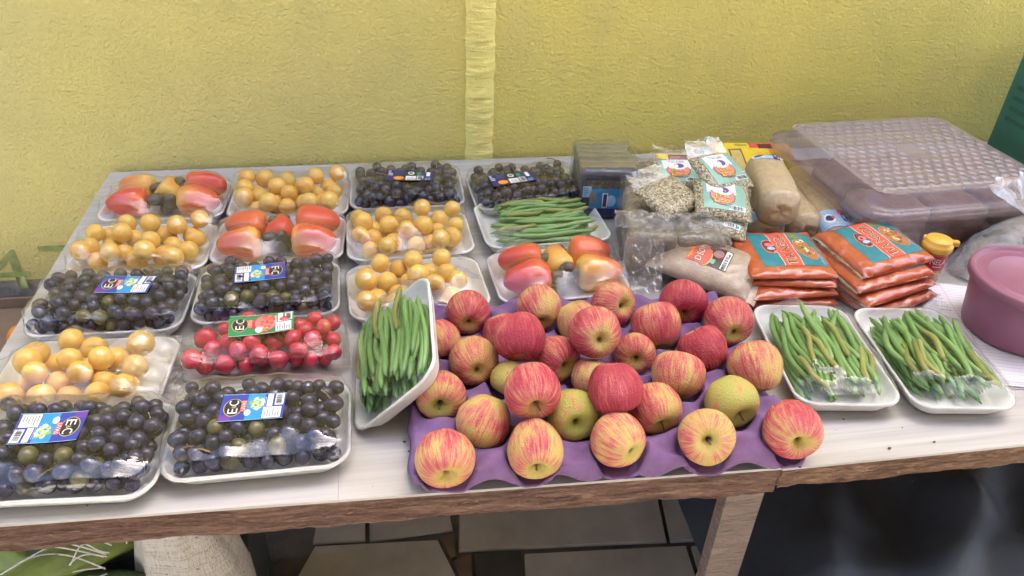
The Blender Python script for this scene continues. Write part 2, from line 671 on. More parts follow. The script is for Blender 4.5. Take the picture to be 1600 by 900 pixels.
def edge_strip(x0, x1, th, rag, seed, mat):
    n = int((x1 - x0) / .004)

    def fn(u, v):
        x = x0 + (x1 - x0) * u
        t = th + rag * (fbm(x * 9, seed, 0) * .6 + .6 * max(-.5, min(.5, 2.5 * mnoise.noise(Vector((x * 5.3, seed, 2))))) + .15 * fbm(x * 60, seed, 1))
        y = front_y(x) + .0012
        ridge = .0022 * fbm(x * 14 + v * 3, v * 9, seed) + .0016 * fbm(x * 70, v * 12, seed + 3)
        if v < .72:
            w = v / .72
            return (x, y + ridge * min(1, w * 5), TABLE - .0045 - (t - .0045) * w)
        w = (v - .72) / .28
        return (x, y + ridge * (1 - w) + w * .03, TABLE - t - .001 * math.sin(w * 3))
    return obj("edge_strip", grid_me("edge_strip", fn, n, 14, mat), table)


edge_strip(XL, XS - .001, .046, .0035, 3.1, M_EDGE)
edge_strip(XS + .001, XR, .036, .009, 8.7, M_EDGE2)
la, lb = T(1134, 762, -.045).x, T(1195, 758, -.045).x
LEGS = [((la + lb) / 2 + .004, front_y(la) + .022, lb - la), (XL + .06, WALL_Y - .08, .05), (XR - .1, WALL_Y - .08, .05), (XR - .1, .64, .05), ((la + lb) / 2, WALL_Y - .08, .05)]
for x, y, w in LEGS:
    obj("leg", box_me("leg", (w, .022, TABLE - .0425), M_LEGW, .002, (0, 0, (TABLE - .0425) / 2)), table, (x, y, 0))

# ------------------------------------------------------------------ wrapped packs of fruit
M_FOAM = simple("white_foam", (.80, .79, .77), .55, .03, 50, .0005, 700, sss=.15, sssr=(.01, .01, .01))
M_FILM = film_mat("cling_film", .00045, (34, 24, 36), .012, gain=1.85, streak=.25)
M_FILMW = film_mat("wrinkled_cling_film", .0008, (30, 50, 40), .05, gain=.9, streak=.6)
M_BAG = film_mat("clear_bag", .0022, (42, 60, 50), .09, haze=.05, gain=2.2, streak=.35)


def rrect(hw, hd, r, n=10):
    """rounded rectangle outline, counter-clockwise from the +x side"""
    r = min(r, hw * .98, hd * .98)
    pts = []
    for cx, cy, a0 in ((hw - r, -hd + r, -90), (hw - r, hd - r, 0), (-hw + r, hd - r, 90), (-hw + r, -hd + r, 180)):
        for k in range(n + 1):
            a = R(a0 + 90 * k / n)
            pts.append((cx + r * math.cos(a), cy + r * math.sin(a)))
    # even subdivision of the long straight runs
    out = []
    for i, p in enumerate(pts):
        q = pts[(i + 1) % len(pts)]
        dl = math.hypot(q[0] - p[0], q[1] - p[1])
        k = max(1, int(dl / .006))
        out += [(p[0] + (q[0] - p[0]) * j / k, p[1] + (q[1] - p[1]) * j / k) for j in range(k)]
    return out


RIM = .024


def foam_tray_me(w, d, seed=0):
    prof = [(-.020, .0006, 0), (-.016, .0, 0), (-.0125, .003, 0), (-.003, .0195, 0), (-.0004, .0215, 0), (0, RIM - .0008, 0), (-.0012, RIM + .0006, 0),
            (-.0032, RIM + .0006, 0), (-.0046, RIM - .0015, 0), (-.0075, .018, 0), (-.0145, .006, 0), (-.019, .0042, 0), (-.03, .004, 0)]
    vs_, fs = [], []
    base = rrect(w / 2, d / 2, .030)
    n = len(base)
    for off, z, _ in prof:
        ring = rrect(w / 2 + off, d / 2 + off, .030 + off * .5)
        # keep the count the same by scaling the base outline
        for (x, y) in base:
            sx, sy = (w / 2 + off) / (w / 2), (d / 2 + off) / (d / 2)
            wob = .0011 * fbm(x * 16 + seed, y * 16, seed) * (1 if z > .01 else .2)
            vs_.append((x * sx, y * sy, z + wob))
    vs_.append((0, 0, .004))
    for i in range(len(prof) - 1):
        for k in range(n):
            a, b_ = i * n + k, i * n + (k + 1) % n
            fs.append((a, b_, b_ + n, a + n))
    L = (len(prof) - 1) * n
    fs += [(L + k, L + (k + 1) % n, len(vs_) - 1) for k in range(n)]
    fs.append(tuple(range(n))[::-1])
    return mesh_data("foam_tray", vs_, fs, M_FOAM)


TRAYS = [foam_tray_me(.215, .152, s) for s in (0, 3, 7)]


class Field:
    """height field of a taut sheet over spheres, held down along a rim"""

    def __init__(s, w, d, rim=RIM, res=.002, round_=.03):
        s.w, s.d, s.res, s.rim = w, d, res, rim
        s.nx, s.ny = int(w / res) + 3, int(d / res) + 3
        s.x = (np.arange(s.nx) - (s.nx - 1) / 2) * res
        s.y = (np.arange(s.ny) - (s.ny - 1) / 2) * res
        s.X, s.Y = np.meshgrid(s.x, s.y)
        qx, qy = np.abs(s.X) - (w / 2 - round_), np.abs(s.Y) - (d / 2 - round_)
        s.sd = np.hypot(np.maximum(qx, 0), np.maximum(qy, 0)) + np.minimum(np.maximum(qx, qy), 0) - round_
        s.O = np.full(s.X.shape, -1.0)
        s.Rp = .042

    def ball(s, c, r):
        d2 = (s.X - c[0]) ** 2 + (s.Y - c[1]) ** 2
        k = d2 < r * r
        s.O[k] = np.maximum(s.O[k], c[2] + np.sqrt(r * r - d2[k]))

    def solve(s, it=160, gap=.0005):
        O = np.where(s.O > 0, s.O + gap, .004)
        fix = s.sd > -.002
        O = np.where(fix, s.rim + .001, O)
        # the stretched sheet cannot dip into narrow gaps: roll a wide paraboloid over the fruit
        Rp = s.Rp
        for sg in (1, -1):
            for ax in (0, 1):
                A = O * sg
                best = A.copy()
                for k in range(1, 40):
                    c = (k * s.res) ** 2 / (2 * Rp)
                    if c > .07:
                        break
                    sl1 = [slice(None)] * 2
                    sl2 = [slice(None)] * 2
                    sl1[ax], sl2[ax] = slice(k, None), slice(None, -k)
                    t1, t2 = tuple(sl1), tuple(sl2)
                    best[t1] = np.maximum(best[t1], A[t2] - c)
                    best[t2] = np.maximum(best[t2], A[t1] - c)
                O = best * sg
        h = np.maximum(O, s.rim + .001)
        h[fix] = s.rim + .001
        for _ in range(it):
            a = h.copy()
            a[1:-1, 1:-1] = (h[:-2, 1:-1] + h[2:, 1:-1] + h[1:-1, :-2] + h[1:-1, 2:]) * .25
            h = np.maximum(a, O)
            h[fix] = s.rim + .001
        s.h = h

    def at(s, x, y):
        i = min(max((x - s.x[0]) / s.res, 0), s.nx - 1.001)
        j = min(max((y - s.y[0]) / s.res, 0), s.ny - 1.001)
        a, b_ = int(i), int(j)
        u, v = i - a, j - b_
        h = s.h
        return float((h[b_, a] * (1 - u) + h[b_, a + 1] * u) * (1 - v) + (h[b_ + 1, a] * (1 - u) + h[b_ + 1, a + 1] * u) * v)

    def smooth_patch(s, cx, cy, w, d, rot=0, q=.75):
        """quadratic surface over a label-sized patch, resting on the sheet"""
        ca, sa = math.cos(rot), math.sin(rot)
        P = []
        for i in range(15):
            for j in range(11):
                u, v = (i / 14 - .5) * w, (j / 10 - .5) * d
                x, y = cx + u * ca - v * sa, cy + u * sa + v * ca
                P.append((x, y, s.at(x, y)))
        P = np.array(P)
        X, Y = P[:, 0] - cx, P[:, 1] - cy
        A = np.stack([np.ones_like(X), X, Y, X * X, X * Y, Y * Y], 1)
        c = np.linalg.lstsq(A, P[:, 2], rcond=None)[0]
        c[0] += max(0, np.quantile(P[:, 2] - A @ c, q))

        def fn(x, y):
            a, b_ = x - cx, y - cy
            z = c[0] + c[1] * a + c[2] * b_ + c[3] * a * a + c[4] * a * b_ + c[5] * b_ * b_
            n = Vector((-(c[1] + 2 * c[3] * a + c[4] * b_), -(c[2] + c[4] * a + 2 * c[5] * b_), 1)).normalized()
            return (x, y, z), n
        return fn

    def press(s, fn, cx, cy, w, d, rot=0):
        """the label holds the sheet down: no fruit pokes through it"""
        ca, sa = math.cos(rot), math.sin(rot)
        for j in range(s.ny):
            for i in range(s.nx):
                x, y = s.x[i] - cx, s.y[j] - cy
                u, v = x * ca + y * sa, -x * sa + y * ca
                if abs(u) < w / 2 + .002 and abs(v) < d / 2 + .002:
                    s.h[j, i] = min(s.h[j, i], fn(s.x[i], s.y[j])[0][2] - .0002)

    def film(s, mat, parent, seed=0, rings=44, wr=.0005, out=.0012, low=.006):
        base = rrect(s.w / 2, s.d / 2, .030)
        n = len(base)
        vs_, fs = [], []
        for k in range(rings + 1):
            t = 1 - k / rings
            t = t ** .92
            for (x, y) in base:
                X, Y = x * t, y * t
                z = s.at(X, Y)
                if 0 < k:
                    z += wr * min(1, k / 6) * max(-.4, fbm(X * 70 + seed * 5, Y * 30, seed))
                vs_.append((X, Y, z + .0004))
        sk = []
        for q_, (o_, z) in enumerate(((out, s.rim - .001), (out - .001, s.rim - .004), (out - .0012, s.rim - .0045), (out - .0014, s.rim - .005))):
            for (x, y) in base:
                sx, sy = (s.w / 2 + o_) / (s.w / 2), (s.d / 2 + o_) / (s.d / 2)
                sk.append((x * sx, y * sy, z + .0006 * fbm(x * 60, y * 60, seed + q_)))
        vs_ = sk[::-1][0:0] + vs_
        off = len(vs_)
        vs_ += sk
        for k in range(rings):
            for i in range(n):
                a, b_ = k * n + i, k * n + (i + 1) % n
                fs.append((a, b_, b_ + n, a + n))
        for k in range(4):
            for i in range(n):
                a, b_ = (off + k * n + i, off + k * n + (i + 1) % n)
                p, q_ = ((i, (i + 1) % n) if k == 0 else (off + (k - 1) * n + i, off + (k - 1) * n + (i + 1) % n))
                fs.append((a, b_, q_, p))
        return obj("cling_film", mesh_data("cling_film", vs_, fs, mat), parent)


def pile(n, rr, hw, hd, floor_z, zmax, seed, corner=.02, power=1.0, cand=130, slope=.9):
    """drop n balls one by one into a tray; returns (x, y, z, r)"""
    q = np.random.RandomState(seed)
    B = np.zeros((0, 4))
    for i in range(n):
        r = rr[0] + (rr[1] - rr[0]) * q.rand()
        x = (q.rand(cand) * 2 - 1) * (hw - r)
        y = (q.rand(cand) * 2 - 1) * (hd - r)
        z = np.full(cand, floor_z + r)
        z = z + slope * np.maximum(0, np.maximum(np.abs(x) - (hw - r - .014), np.abs(y) - (hd - r - .014)))
        if len(B):
            dx, dy = x[:, None] - B[:, 0], y[:, None] - B[:, 1]
            s = (B[:, 3] + r) * .985
            d2 = s * s - dx * dx - dy * dy
            zz = np.where(d2 > 0, B[:, 2] + np.sqrt(np.maximum(d2, 0)), -1)
            z = np.maximum(z, zz.max(1))
        ex = np.maximum(np.abs(x) / hw, np.abs(y) / hd)
        cost = z + .012 * power * ex ** 3 * (z - floor_z) / .03
        k = int(np.argmin(cost + q.rand(cand) * .002))
        if z[k] + r > zmax:
            continue
        B = np.vstack([B, [x[k], y[k], z[k], r]])
    return B


def ball_me(name, mat, sub=3, sq=1.0, dimple=0.0, bumpy=0.0, seed=0):
    bm = bmesh.new()
    bmesh.ops.create_icosphere(bm, subdivisions=sub, radius=1)
    for v in bm.verts:
        n = v.co.normalized()
        k = 1 + bumpy * fbm(n.x * 1.6 + seed, n.y * 1.6, n.z * 1.6)
        if dimple and n.z > .8:
            k -= dimple * ((n.z - .8) / .2) ** 2
        v.co = Vector((n.x * k, n.y * k, n.z * k * sq))
    return from_bm(name, bm, mat, True)


def fruit_mat(name, stops, rough=.35, scale=2.0, bloom=None, speck=None, sss=.12, rand=.25, coat=0.0):
    b = NB(name)
    v = b.coords()
    oi = b.n('ObjectInfo')
    w = b.math('MULTIPLY', oi.outputs['Random'], 60)
    nz = b.noise(v, scale, 3, .5, 0, w)
    t = b.math('ADD', nz, b.math('MULTIPLY', b.math('SUBTRACT', oi.outputs['Random'], .5), rand))
    c = b.ramp(t, stops)
    if bloom:
        c = b.mix(b.math('MULTIPLY', b.ramp(b.noise(v, 3.5, 4, .6, .5, w), [(.4, (0,) * 3), (.7, (1,) * 3)]), bloom[1]), c, bloom[0])
    if speck:
        vo = b.n('TexVoronoi', i_Scale=6.0)
        b.l(v, vo.inputs['Vector'])
        c = b.mix(b.ramp(vo.outputs['Distance'], [(.05, (.55,) * 3), (.1, (0,) * 3)]), c, speck)
    b.set(Base_Color=c, Roughness=rough, Subsurface_Weight=sss, Subsurface_Radius=(.6, .3, .1), Subsurface_Scale=.006)
    if coat:
        b.set(Coat_Weight=coat, Coat_Roughness=.15)
    return b.m


M_GRAPE = fruit_mat("dark_grape_skin", [(.25, (.010, .010, .030)), (.5, (.018, .014, .040)), (.66, (.036, .015, .040)), (.9, (.050, .028, .036))], .26, 1.1, ((.080, .088, .19), .5), rand=.2)
M_GGRAPE = fruit_mat("green_grape_skin", [(.3, (.10, .085, .022)), (.7, (.14, .12, .04))], .3, 1.1, ((.16, .15, .12), .4))
M_PLUM = fruit_mat("yellow_plum_skin", [(.25, (.76, .41, .085)), (.5, (.84, .51, .12)), (.75, (.85, .56, .14)), (.95, (.74, .60, .12))], .33, 1.2, None, (.35, .2, .05), .2, .3)
M_ACE = fruit_mat("acerola_skin", [(.2, (.50, .015, .055)), (.55, (.64, .03, .085)), (.75, (.70, .09, .085)), (.95, (.42, .32, .08))], .25, .9, None, None, .12, .35, .3)
M_TWIG = simple("grape_twig", (.26, .17, .07), .7, .2, 200)
M_STEMC = simple("dark_scar", (.05, .03, .02), .8)

GRAPES = [ball_me("grape", M_GRAPE, 3, q, 0, .02, i) for i, q in enumerate((1.0, 1.12, 1.2))]
GGRAPES = [ball_me("grape", M_GGRAPE, 3, 1.1, 0, .02, 5)]
PLUMS = [ball_me("plum", M_PLUM, 3, q, .08, .035, i) for i, q in enumerate((.96, 1.05, 1.12))]
ACES = [ball_me("acerola", M_ACE, 3, .86, .28, .11, i) for i in range(3)]


def add_balls(root, name, B, meshes, rs, squash=.97):
    for x, y, z, r in B:
        obj(name, rs.choice(meshes), root, (x, y, z), (rs.random() * 6.28, rs.random() * 6.28, rs.random() * 6.28), r * squash)


def place(anchors, rot, w, d, z=RIM):
    """centre of a w x d rim whose corners (sx, sy) lie at the given pixels"""
    c = Vector((0, 0, 0))
    ca, sa = math.cos(R(rot)), math.sin(R(rot))
    for sx, sy, px, py in anchors:
        p = T(px, py, z)
        u, v = sx * w / 2, sy * d / 2
        c += Vector((p.x - (u * ca - v * sa), p.y - (u * sa + v * ca), 0))
    c /= len(anchors)
    return Vector((c.x, c.y, TABLE + .0004))


FL, FR, BL, BR = (-1, -1), (1, -1), (-1, 1), (1, 1)


def at(**k):
    t = dict(FL=FL, FR=FR, BL=BL, BR=BR)
    return [(*t[a], *b_) for a, b_ in k.items()]


TW, TD = .215, .152


def fruit_label(kind):
    d = Design()
    if kind == 'dark':
        X, Y = .043, .022
        d.rect(-X, -Y, X, Y, INK['deepblue'])
        d.rect(-X + .012, -Y, .012, Y, INK['black'], 1)
        d.rect(-.03, .002, -.012, Y - .002, INK['navy'], 1.5)
        d.lines(-X + .002, -.002, -X + .011, Y - .003, INK['white'], 4, 2, seed=2)
        d.disc(-.021, -.011, .0105, .0082, INK['red'], 2)
        d.disc(-.021, -.011, .0095, .0074, INK['orange'], 3)
        d.lines(-.027, -.015, -.015, -.006, INK['gold'], 3, 4)
        d.disc(.001, .012, .006, .0068, INK['white'], 2)
        d.disc(.001, .012, .0042, .005, INK['grey'], 3)
        d.rect(-.008, -.019, .011, -.001, INK['white'], 2)
        d.lines(-.006, -.018, .0105, -.002, INK['grey'], 6, 3, False)
        d.rect(.013, -.019, .025, .001, INK['white'], 2)
        d.bars(.0145, -.0175, .0235, -.0005, INK['black'], 3, 12, False)
        d.rect(.012, .003, .02, .018, INK['green'], 2)
        d.rect(.030, .0, .037, .019, INK['white'], 2)
        d.lines(.028, -.019, .038, -.004, INK['skyblue'], 4, 2, False)
        return d, 2 * X, 2 * Y
    X, Y = .042, .0265
    K = .88
    ac = kind == 'acerola'
    if ac:
        X, Y = .049, .0265
    d.rect(-X, -Y, X, Y, INK['green'] if ac else INK['blue'])
    d.rect(-X, -Y, X, -Y + .0008, INK['cream'] if ac else INK['skyblue'], 1)
    d.rect(-X, Y - .0008, X, Y, INK['cream'] if ac else INK['skyblue'], 1)
    if not ac:
        d.rect(-X, -Y + .001, -X + .016, -Y + .012, INK['violet'], .5)
        d.rect(-.008, -Y + .001, .014, Y - .001, INK['azure'], .5)
    cx = -X + .0165
    d.disc(cx, 0, .0125, .0175, INK['gold'], 1, 28)
    d.disc(cx, 0, .0115, .0165, INK['black'], 2, 28)
    d.text("E", cx, -.0075, .0098, .0125, INK['white'], 3, R(90))
    d.text("&", cx + .001, .0005, .005, .006, INK['gold'], 4, R(90))
    d.text("C", cx, .0080, .0098, .0125, INK['white'], 3, R(90))
    if ac:
        d.disc(.004, -.001, .018, .0235, INK['red'], 1, 24)
        d.disc(.006, .001, .0165, .0215, INK['pink'], 1.6, 24)
        d.blobs(.008, .004, .011, .015, [INK['pink'], INK['red'], INK['pinkred'], INK['lightred']], 26, .0042, 2)
        d.blobs(.004, -.018, .010, .006, [INK['midgreen'], INK['green'], INK['palegreen']], 12, .002, 3)
        d.rect(-.0215, -.010, -.0135, .011, INK['pinkred'], 3.2)
        d.text("ACEROLA", -.0175, .0005, .019, .0055, INK['white'], 4.2, R(90))
        d.disc(-.004, -.0165, .0053, .0073, INK['white'], 5)
        d.text("500g", -.004, -.0165, .008, .004, INK['grey'], 6, R(90))
    else:
        d.rect(-.0155, -.009, -.0085, .013, INK['pinkred'], 2.2)
        d.text("UVAS", -.012, .0022, .0185, .0052, INK['white'], 3.2, R(90))
        d.blobs(.0055, .006, .0085, .011, [INK['palegreen'], INK['palegreen'], INK['cream'], INK['midgreen']], 34, .0026, 2)
        d.disc(-.0055, -.0125, .0043, .0062, INK['white'], 5)
        d.text("500g", -.0055, -.0125, .007, .0034, INK['grey'], 6, R(90))
    x0 = X - .026
    d.lines(x0 - .005, -.002, x0 + .001, Y - .003, INK['skyblue'] if not ac else INK['white'], 3, 2, False, 5)
    d.rect(x0 + .002, -.001, x0 + .0095, Y - .002, INK['white'], 3)
    d.rect(x0 + .0125, .001, X - .002, Y - .002, INK['white'], 3)
    d.bars(x0 + .014, .0025, X - .0045, Y - .004, INK['black'], 4, 15, False)
    d.rect(x0 - .0015, -Y + .002, X - .0035, -.0025, INK['white'], 3)
    d.lines(x0, -Y + .004, X - .005, -.004, INK['grey'], 6, 4, False, 8)
    d.v = [(x * K, y * K, L) for x, y, L in d.v]
    return d, 2 * X * K, 2 * Y * K


def finish_pack(root, fld, seed, label=None, lx=0, ly=0, lrot=0, mat=None, wr=.0005):
    fld.solve()
    if label:
        d, w, h = fruit_label(label)
        fn = fld.smooth_patch(lx, ly, w, h, R(lrot))
        fld.press(fn, lx, ly, w, h, R(lrot))
        d.drape("label", fn, root, off=.0009, rot=R(lrot), loc=(lx, ly))
    return fld.film(mat or M_FILM, root, seed, wr=wr)


def pack_root(name, label, cat, group, anchors, rot, seed, w=TW, d=TD):
    root = thing(name, label, cat, place(anchors, rot, w, d), R(rot), group)
    obj("foam_tray", TRAYS[seed % 3], root)
    return root


def grape_pack(label, anchors, rot, seed, n=260, lab='blue', lpx=None, lrot=0, zmax=.058, hw=.1, hd=.069, green=7):
    root = pack_root("grape_pack", label, "grape pack", "film wrapped trays of dark grapes", anchors, rot, seed)
    B = pile(n, (.0084, .0106), hw, hd, .0055, zmax, seed)
    rs = random.Random(seed)
    # a few pale berries show low down at the viewer's side
    cand = [i for i in np.argsort(B[:, 1]) if abs(B[i, 0]) < .06][:34]
    pale = set(rs.sample(list(cand), min(green, len(cand))))
    add_balls(root, "grape", [B[i] for i in range(len(B)) if i not in pale], GRAPES, rs)
    add_balls(root, "grape", [B[i] for i in pale], GGRAPES, rs)
    for k in range(5):
        i = rs.randrange(len(B))
        x, y, z, r = B[i]
        a = rs.random() * 6.28
        p0 = Vector((x, y, z + r * .7))
        p1 = p0 + Vector((math.cos(a) * .022, math.sin(a) * .022, .004))
        v, f_ = tube([p0, p0.lerp(p1, .5) + Vector((0, 0, .003)), p1], [.0011, .0009, .0012], 5)
        obj("grape_stalk", mesh_data("grape_stalk", v, f_, M_TWIG), root)
    f = Field(TW, TD)
    for b_ in B:
        f.ball(b_, b_[3])
    q = T(*lpx, .058) - root.location
    ca, sa = math.cos(R(rot)), math.sin(R(rot))
    finish_pack(root, f, seed, lab, q.x * ca + q.y * sa, -q.x * sa + q.y * ca, lrot)
    return root


def plum_pack(label, anchors, rot, seed, n=38, hw=.099, hd=.069, zmax=.068, ox=0):
    root = pack_root("yellow_plum_pack", label, "plum pack", "film wrapped trays of yellow plums", anchors, rot, seed)
    B = pile(int(n * 1.5), (.0150, .0182), hw, hd, .0055, zmax - .004, seed, power=.6)
    B[:, 0] += ox
    rs = random.Random(seed)
    add_balls(root, "plum", B, PLUMS, rs)
    f = Field(TW, TD)
    f.Rp = .034
    for b_ in B:
        f.ball(b_, b_[3])
    finish_pack(root, f, seed)
    return root


# cashew apples: a swollen, blunt, slightly ribbed fruit with a kidney-shaped nut at one end (+x)
def cashew_mat():
    b = NB("cashew_apple_skin")
    v = b.coords()
    oi = b.n('ObjectInfo')
    w = b.math('MULTIPLY', oi.outputs['Random'], 40)
    nz = b.noise(b.mapping(v, (14, 60, 60)), 1.0, 4, .6, .4, w)
    big = b.noise(v, 14, 2, .5, 0, w)
    sc = b.n('SeparateColor')
    b.l(oi.outputs['Color'], sc.inputs[0])
    t = b.math('ADD', b.math('MULTIPLY', nz, .45), b.math('MULTIPLY', big, .7))
    t = b.math('ADD', t, b.math('SUBTRACT', sc.outputs[0], .78))
    sx_ = b.n('SeparateXYZ')
    b.l(v, sx_.inputs[0])
    t = b.math('ADD', t, b.math('MULTIPLY', sx_.outputs[0], -5.0))
    c = b.ramp(t, [(.2, (.82, .52, .12)), (.42, (.82, .36, .085)), (.60, (.78, .15, .06)), (.9, (.66, .05, .05))])
    b.set(Base_Color=c, Roughness=.3, Subsurface_Weight=.12, Subsurface_Radius=(.6, .25, .1), Subsurface_Scale=.008, Normal=b.bump(b.noise(v, 160, 3), .0006))
    return b.m


M_CASH = cashew_mat()
M_NUT = simple("cashew_nut_shell", (.13, .105, .075), .45, .2, 60, .0008, 200, col2=(.085, .07, .055))


def cashew_me(seed):
    prof = [(-.031, 0), (-.0305, .004), (-.029, .0085), (-.025, .0130), (-.018, .0172), (-.009, .0205), (.001, .0232), (.011, .0252), (.019, .0254), (.0255, .0232), (.0300, .0180), (.0318, .011), (.0305, .005), (.0300, 0)]
    seg = 24
    vs_, fs = [], []
    for i, (x, r) in enumerate(prof):
        for k in range(seg):
            a = 2 * math.pi * k / seg
            rr = r * (1 + .06 * math.cos(3 * a + seed) + .03 * math.cos(5 * a + 2 * seed) + .08 * fbm(math.cos(a) * 1.2 + seed, math.sin(a) * 1.2, x * 40))
            vs_.append((x + .002 * fbm(math.cos(a) + seed, math.sin(a), 3), rr * math.cos(a), rr * math.sin(a) * .96))
    for i in range(len(prof) - 1):
        for k in range(seg):
            a, b_ = i * seg + k, i * seg + (k + 1) % seg
            fs.append((a, a + seg, b_ + seg, b_))
    me = mesh_data("cashew_apple", vs_, fs, M_CASH)
    return me


CASH = [cashew_me(s) for s in (1, 5, 9)]


def nut_me():
    path, rad = [], []
    for i in range(11):
        a = -1.25 + 2.5 * i / 10
        path.append((.0105 * math.cos(a) - .004, .0125 * math.sin(a), 0))
        rad.append(.0078 * max(.25, math.sin(math.pi * (i + .55) / 11.1)) ** .5)
    v, f = tube(path, rad, 10)
    return mesh_data("nut", v, f, M_NUT)


NUT = nut_me()


def cashew_pack(label, anchors, rot, seed, spec):
    """spec: (x, y, heading, scale, redness, nut visible)"""
    spec = [(x, y, a, s_ * 1.07, r_, t_) for x, y, a, s_, r_, t_ in spec]
    root = pack_root("cashew_apple_pack", label, "cashew fruit pack", "film wrapped trays of cashew apples", anchors, rot, seed)
    f = Field(TW, TD)
    f.Rp = .032
    rs = random.Random(seed)
    for i, (x, y, a, s, red, tilt) in enumerate(spec):
        o = obj("cashew_apple", CASH[(seed + i) % 3], root, (x, y, .006 + .0255 * s), (rs.random() * 6, R(tilt), R(a)), s)
        o.rotation_mode = 'XYZ'
        o.color = (red, 0, 0, 1)
        obj("nut", NUT, o, (.0385, 0, -.003), (rs.uniform(-.6, .6), 0, rs.uniform(-.6, .6)), 1.35)
        ca, sa = math.cos(R(a)), math.sin(R(a))
        for t, r in ((-.012, .0185), (0, .0245), (.010, .026), (.035, .010)):
            f.ball((x + ca * t * s, y + sa * t * s, .006 + .0255 * s), r * s * 1.02)
    finish_pack(root, f, seed)
    return root


CASH_SPEC = [(-.060, .030, -8, 1.0, .62, 0), (-.062, -.030, 5, 1.03, .98, 0), (.000, .022, -90, .95, .50, 12), (.064, .032, 184, 1.05, 1.0, 0), (.063, -.028, 174, 1.05, .85, 0)]
CASH_SPEC2 = [(-.060, .030, -6, 1.05, .95, 0), (-.062, -.030, 8, 1.05, .78, 0), (.000, .018, -88, .98, 1.0, 10), (.062, .032, 182, 1.08, .98, 0), (.060, -.028, 176, 1.06, .85, 0)]
CASH_SPEC3 = [(-.056, .032, -8, 1.05, 1.05, 0), (-.058, -.028, 4, 1.1, 1.1, 0), (.004, .020, -86, 1.0, .62, 10), (.066, .034, 184, 1.05, .8, 0), (.064, -.026, 176, 1.1, .66, 0)]

cashew_pack("cashew apple pack in the far left corner of the table, against the wall", at(FL=(150, 345), BR=(362, 282), FR=(348, 341)), -3, 11, CASH_SPEC)
plum_pack("yellow plum pack by the wall between the corner cashew pack and the grapes", at(BR=(547, 274), FR=(545, 341)), -2, 12)
grape_pack("black labelled grape pack by the wall, left of the pale pipe casing", at(BL=(547, 265), FL=(544, 333), BR=(721, 268)), -1, 13, lab='dark', lpx=(641, 274), lrot=-6, green=0, n=240, zmax=.058)
grape_pack("black labelled grape pack half hidden behind the back tray of green beans", at(BL=(724, 275), BR=(885, 262)), 3, 14, lab='dark', lpx=(800, 276), lrot=6, green=0, n=240, zmax=.055)
plum_pack("yellow plum pack between the corner cashew pack and a blue labelled grape pack", at(FL=(98, 430), BR=(343, 347)), -3, 15, n=36)
cashew_pack("cashew apple pack in the middle of the packs, ringed by plums and grapes", at(BL=(343, 340), FR=(540, 408), BR=(544, 337)), -2, 16, CASH_SPEC2)
plum_pack("yellow plum pack directly in front of the black labelled grapes, beside back beans", at(BL=(543, 340), FR=(746, 396), FL=(538, 408)), 2, 17, n=36)
grape_pack("grape pack at the table's left edge with blue label reading upward", at(FL=(50, 537), BR=(308, 424), BL=(74, 428)), -2, 19, lpx=(197, 443), lrot=-4)
grape_pack("grape pack in the middle row with its blue label upside down", at(BL=(316, 412), FL=(292, 517), BR=(533, 407)), 1, 20, lpx=(406, 424), lrot=184)
plum_pack("yellow plum pack behind the leaning bean tray, touching the purple apple tray", at(FL=(556, 506), FR=(763, 479), BR=(742, 397)), 4, 21, n=31, hw=.088, ox=-.010)
cashew_pack("cashew apple pack right behind the apple tray, below the back bean tray", at(BL=(767, 394), FL=(776, 477), FR=(988, 462)), 3, 22, CASH_SPEC3)
plum_pack("yellow plum pack at the left table edge with crumpled loose film end", at(BR=(270, 525), FR=(264, 638)), -2, 23, n=32, hw=.092, ox=-.006)
grape_pack("front left corner grape pack with upside down blue label, cut by the frame", at(FR=(252, 762), BR=(276, 640)), -4, 25, n=290, lpx=(76, 668), lrot=182, zmax=.061)
grape_pack("front row grape pack with upright blue label, below the red acerola bag", at(BL=(292, 608), FL=(253, 748), FR=(534, 733), BR=(546, 600)), 0, 24, n=280, lpx=(395, 636), lrot=-2, zmax=.059)

# ------------------------------------------------------------------ bag of acerolas (no tray)
M_ACEF = film_mat("acerola_film", .0011, (50, 24, 40), .03, gain=1.7, streak=.8)


def acerola_bag():
    w, d_ = .212, .112
    pos = place([(*FL, 283, 600), (*FR, 546, 590), (*BL, 296, 520), (*BR, 545, 505)], 2, w, d_, .01)
    root = thing("acerola_pack", "bag of red acerolas with green label, between dark grape packs", "acerola pack", pos, R(2))
    B = pile(90, (.0115, .0148), .104, .053, .001, .055, 31, power=.5)
    rs = random.Random(4)
    add_balls(root, "acerola", B, ACES, rs, 1.0)
    f = Field(w + .008, d_ + .006, rim=.006)
    for b_ in B:
        f.ball(b_, b_[3])
    finish_pack(root, f, 31, 'acerola', -.004, .014, 2, M_ACEF, wr=.0011)
    # gathered end of the film on the left
    def fn(u, v):
        x = -.100 - .032 * u
        y = (v - .5) * (.09 + .02 * u) + .006 * fbm(u * 3, v * 7, 2)
        z = .014 - .012 * u + .007 * fbm(u * 4, v * 12, 4) + .008 * math.sin(v * math.pi)
        return (x, y, max(.001, z))
    obj("film_end", grid_me("film_end", fn, 16, 40, M_ACEF), root)
    return root


acerola_bag()

# loose crumpled film end of the plum pack at the left edge
pp = [o for o in COL.objects if o.get('label', '').startswith("yellow plum pack at the left table edge")][0]


def loose(u, v):
    x = .058 + .085 * u
    y = -.062 + .118 * v + .006 * fbm(u * 2, v * 3, 8)
    z = .050 * (1 - u) ** .7 + .006 + .006 * fbm(u * 5, v * 5, 3) + .004 * abs(fbm(u * 11, v * 11, 6))
    z = max(z, .026 if x < .108 else .012)
    return (x, y, z + .002)


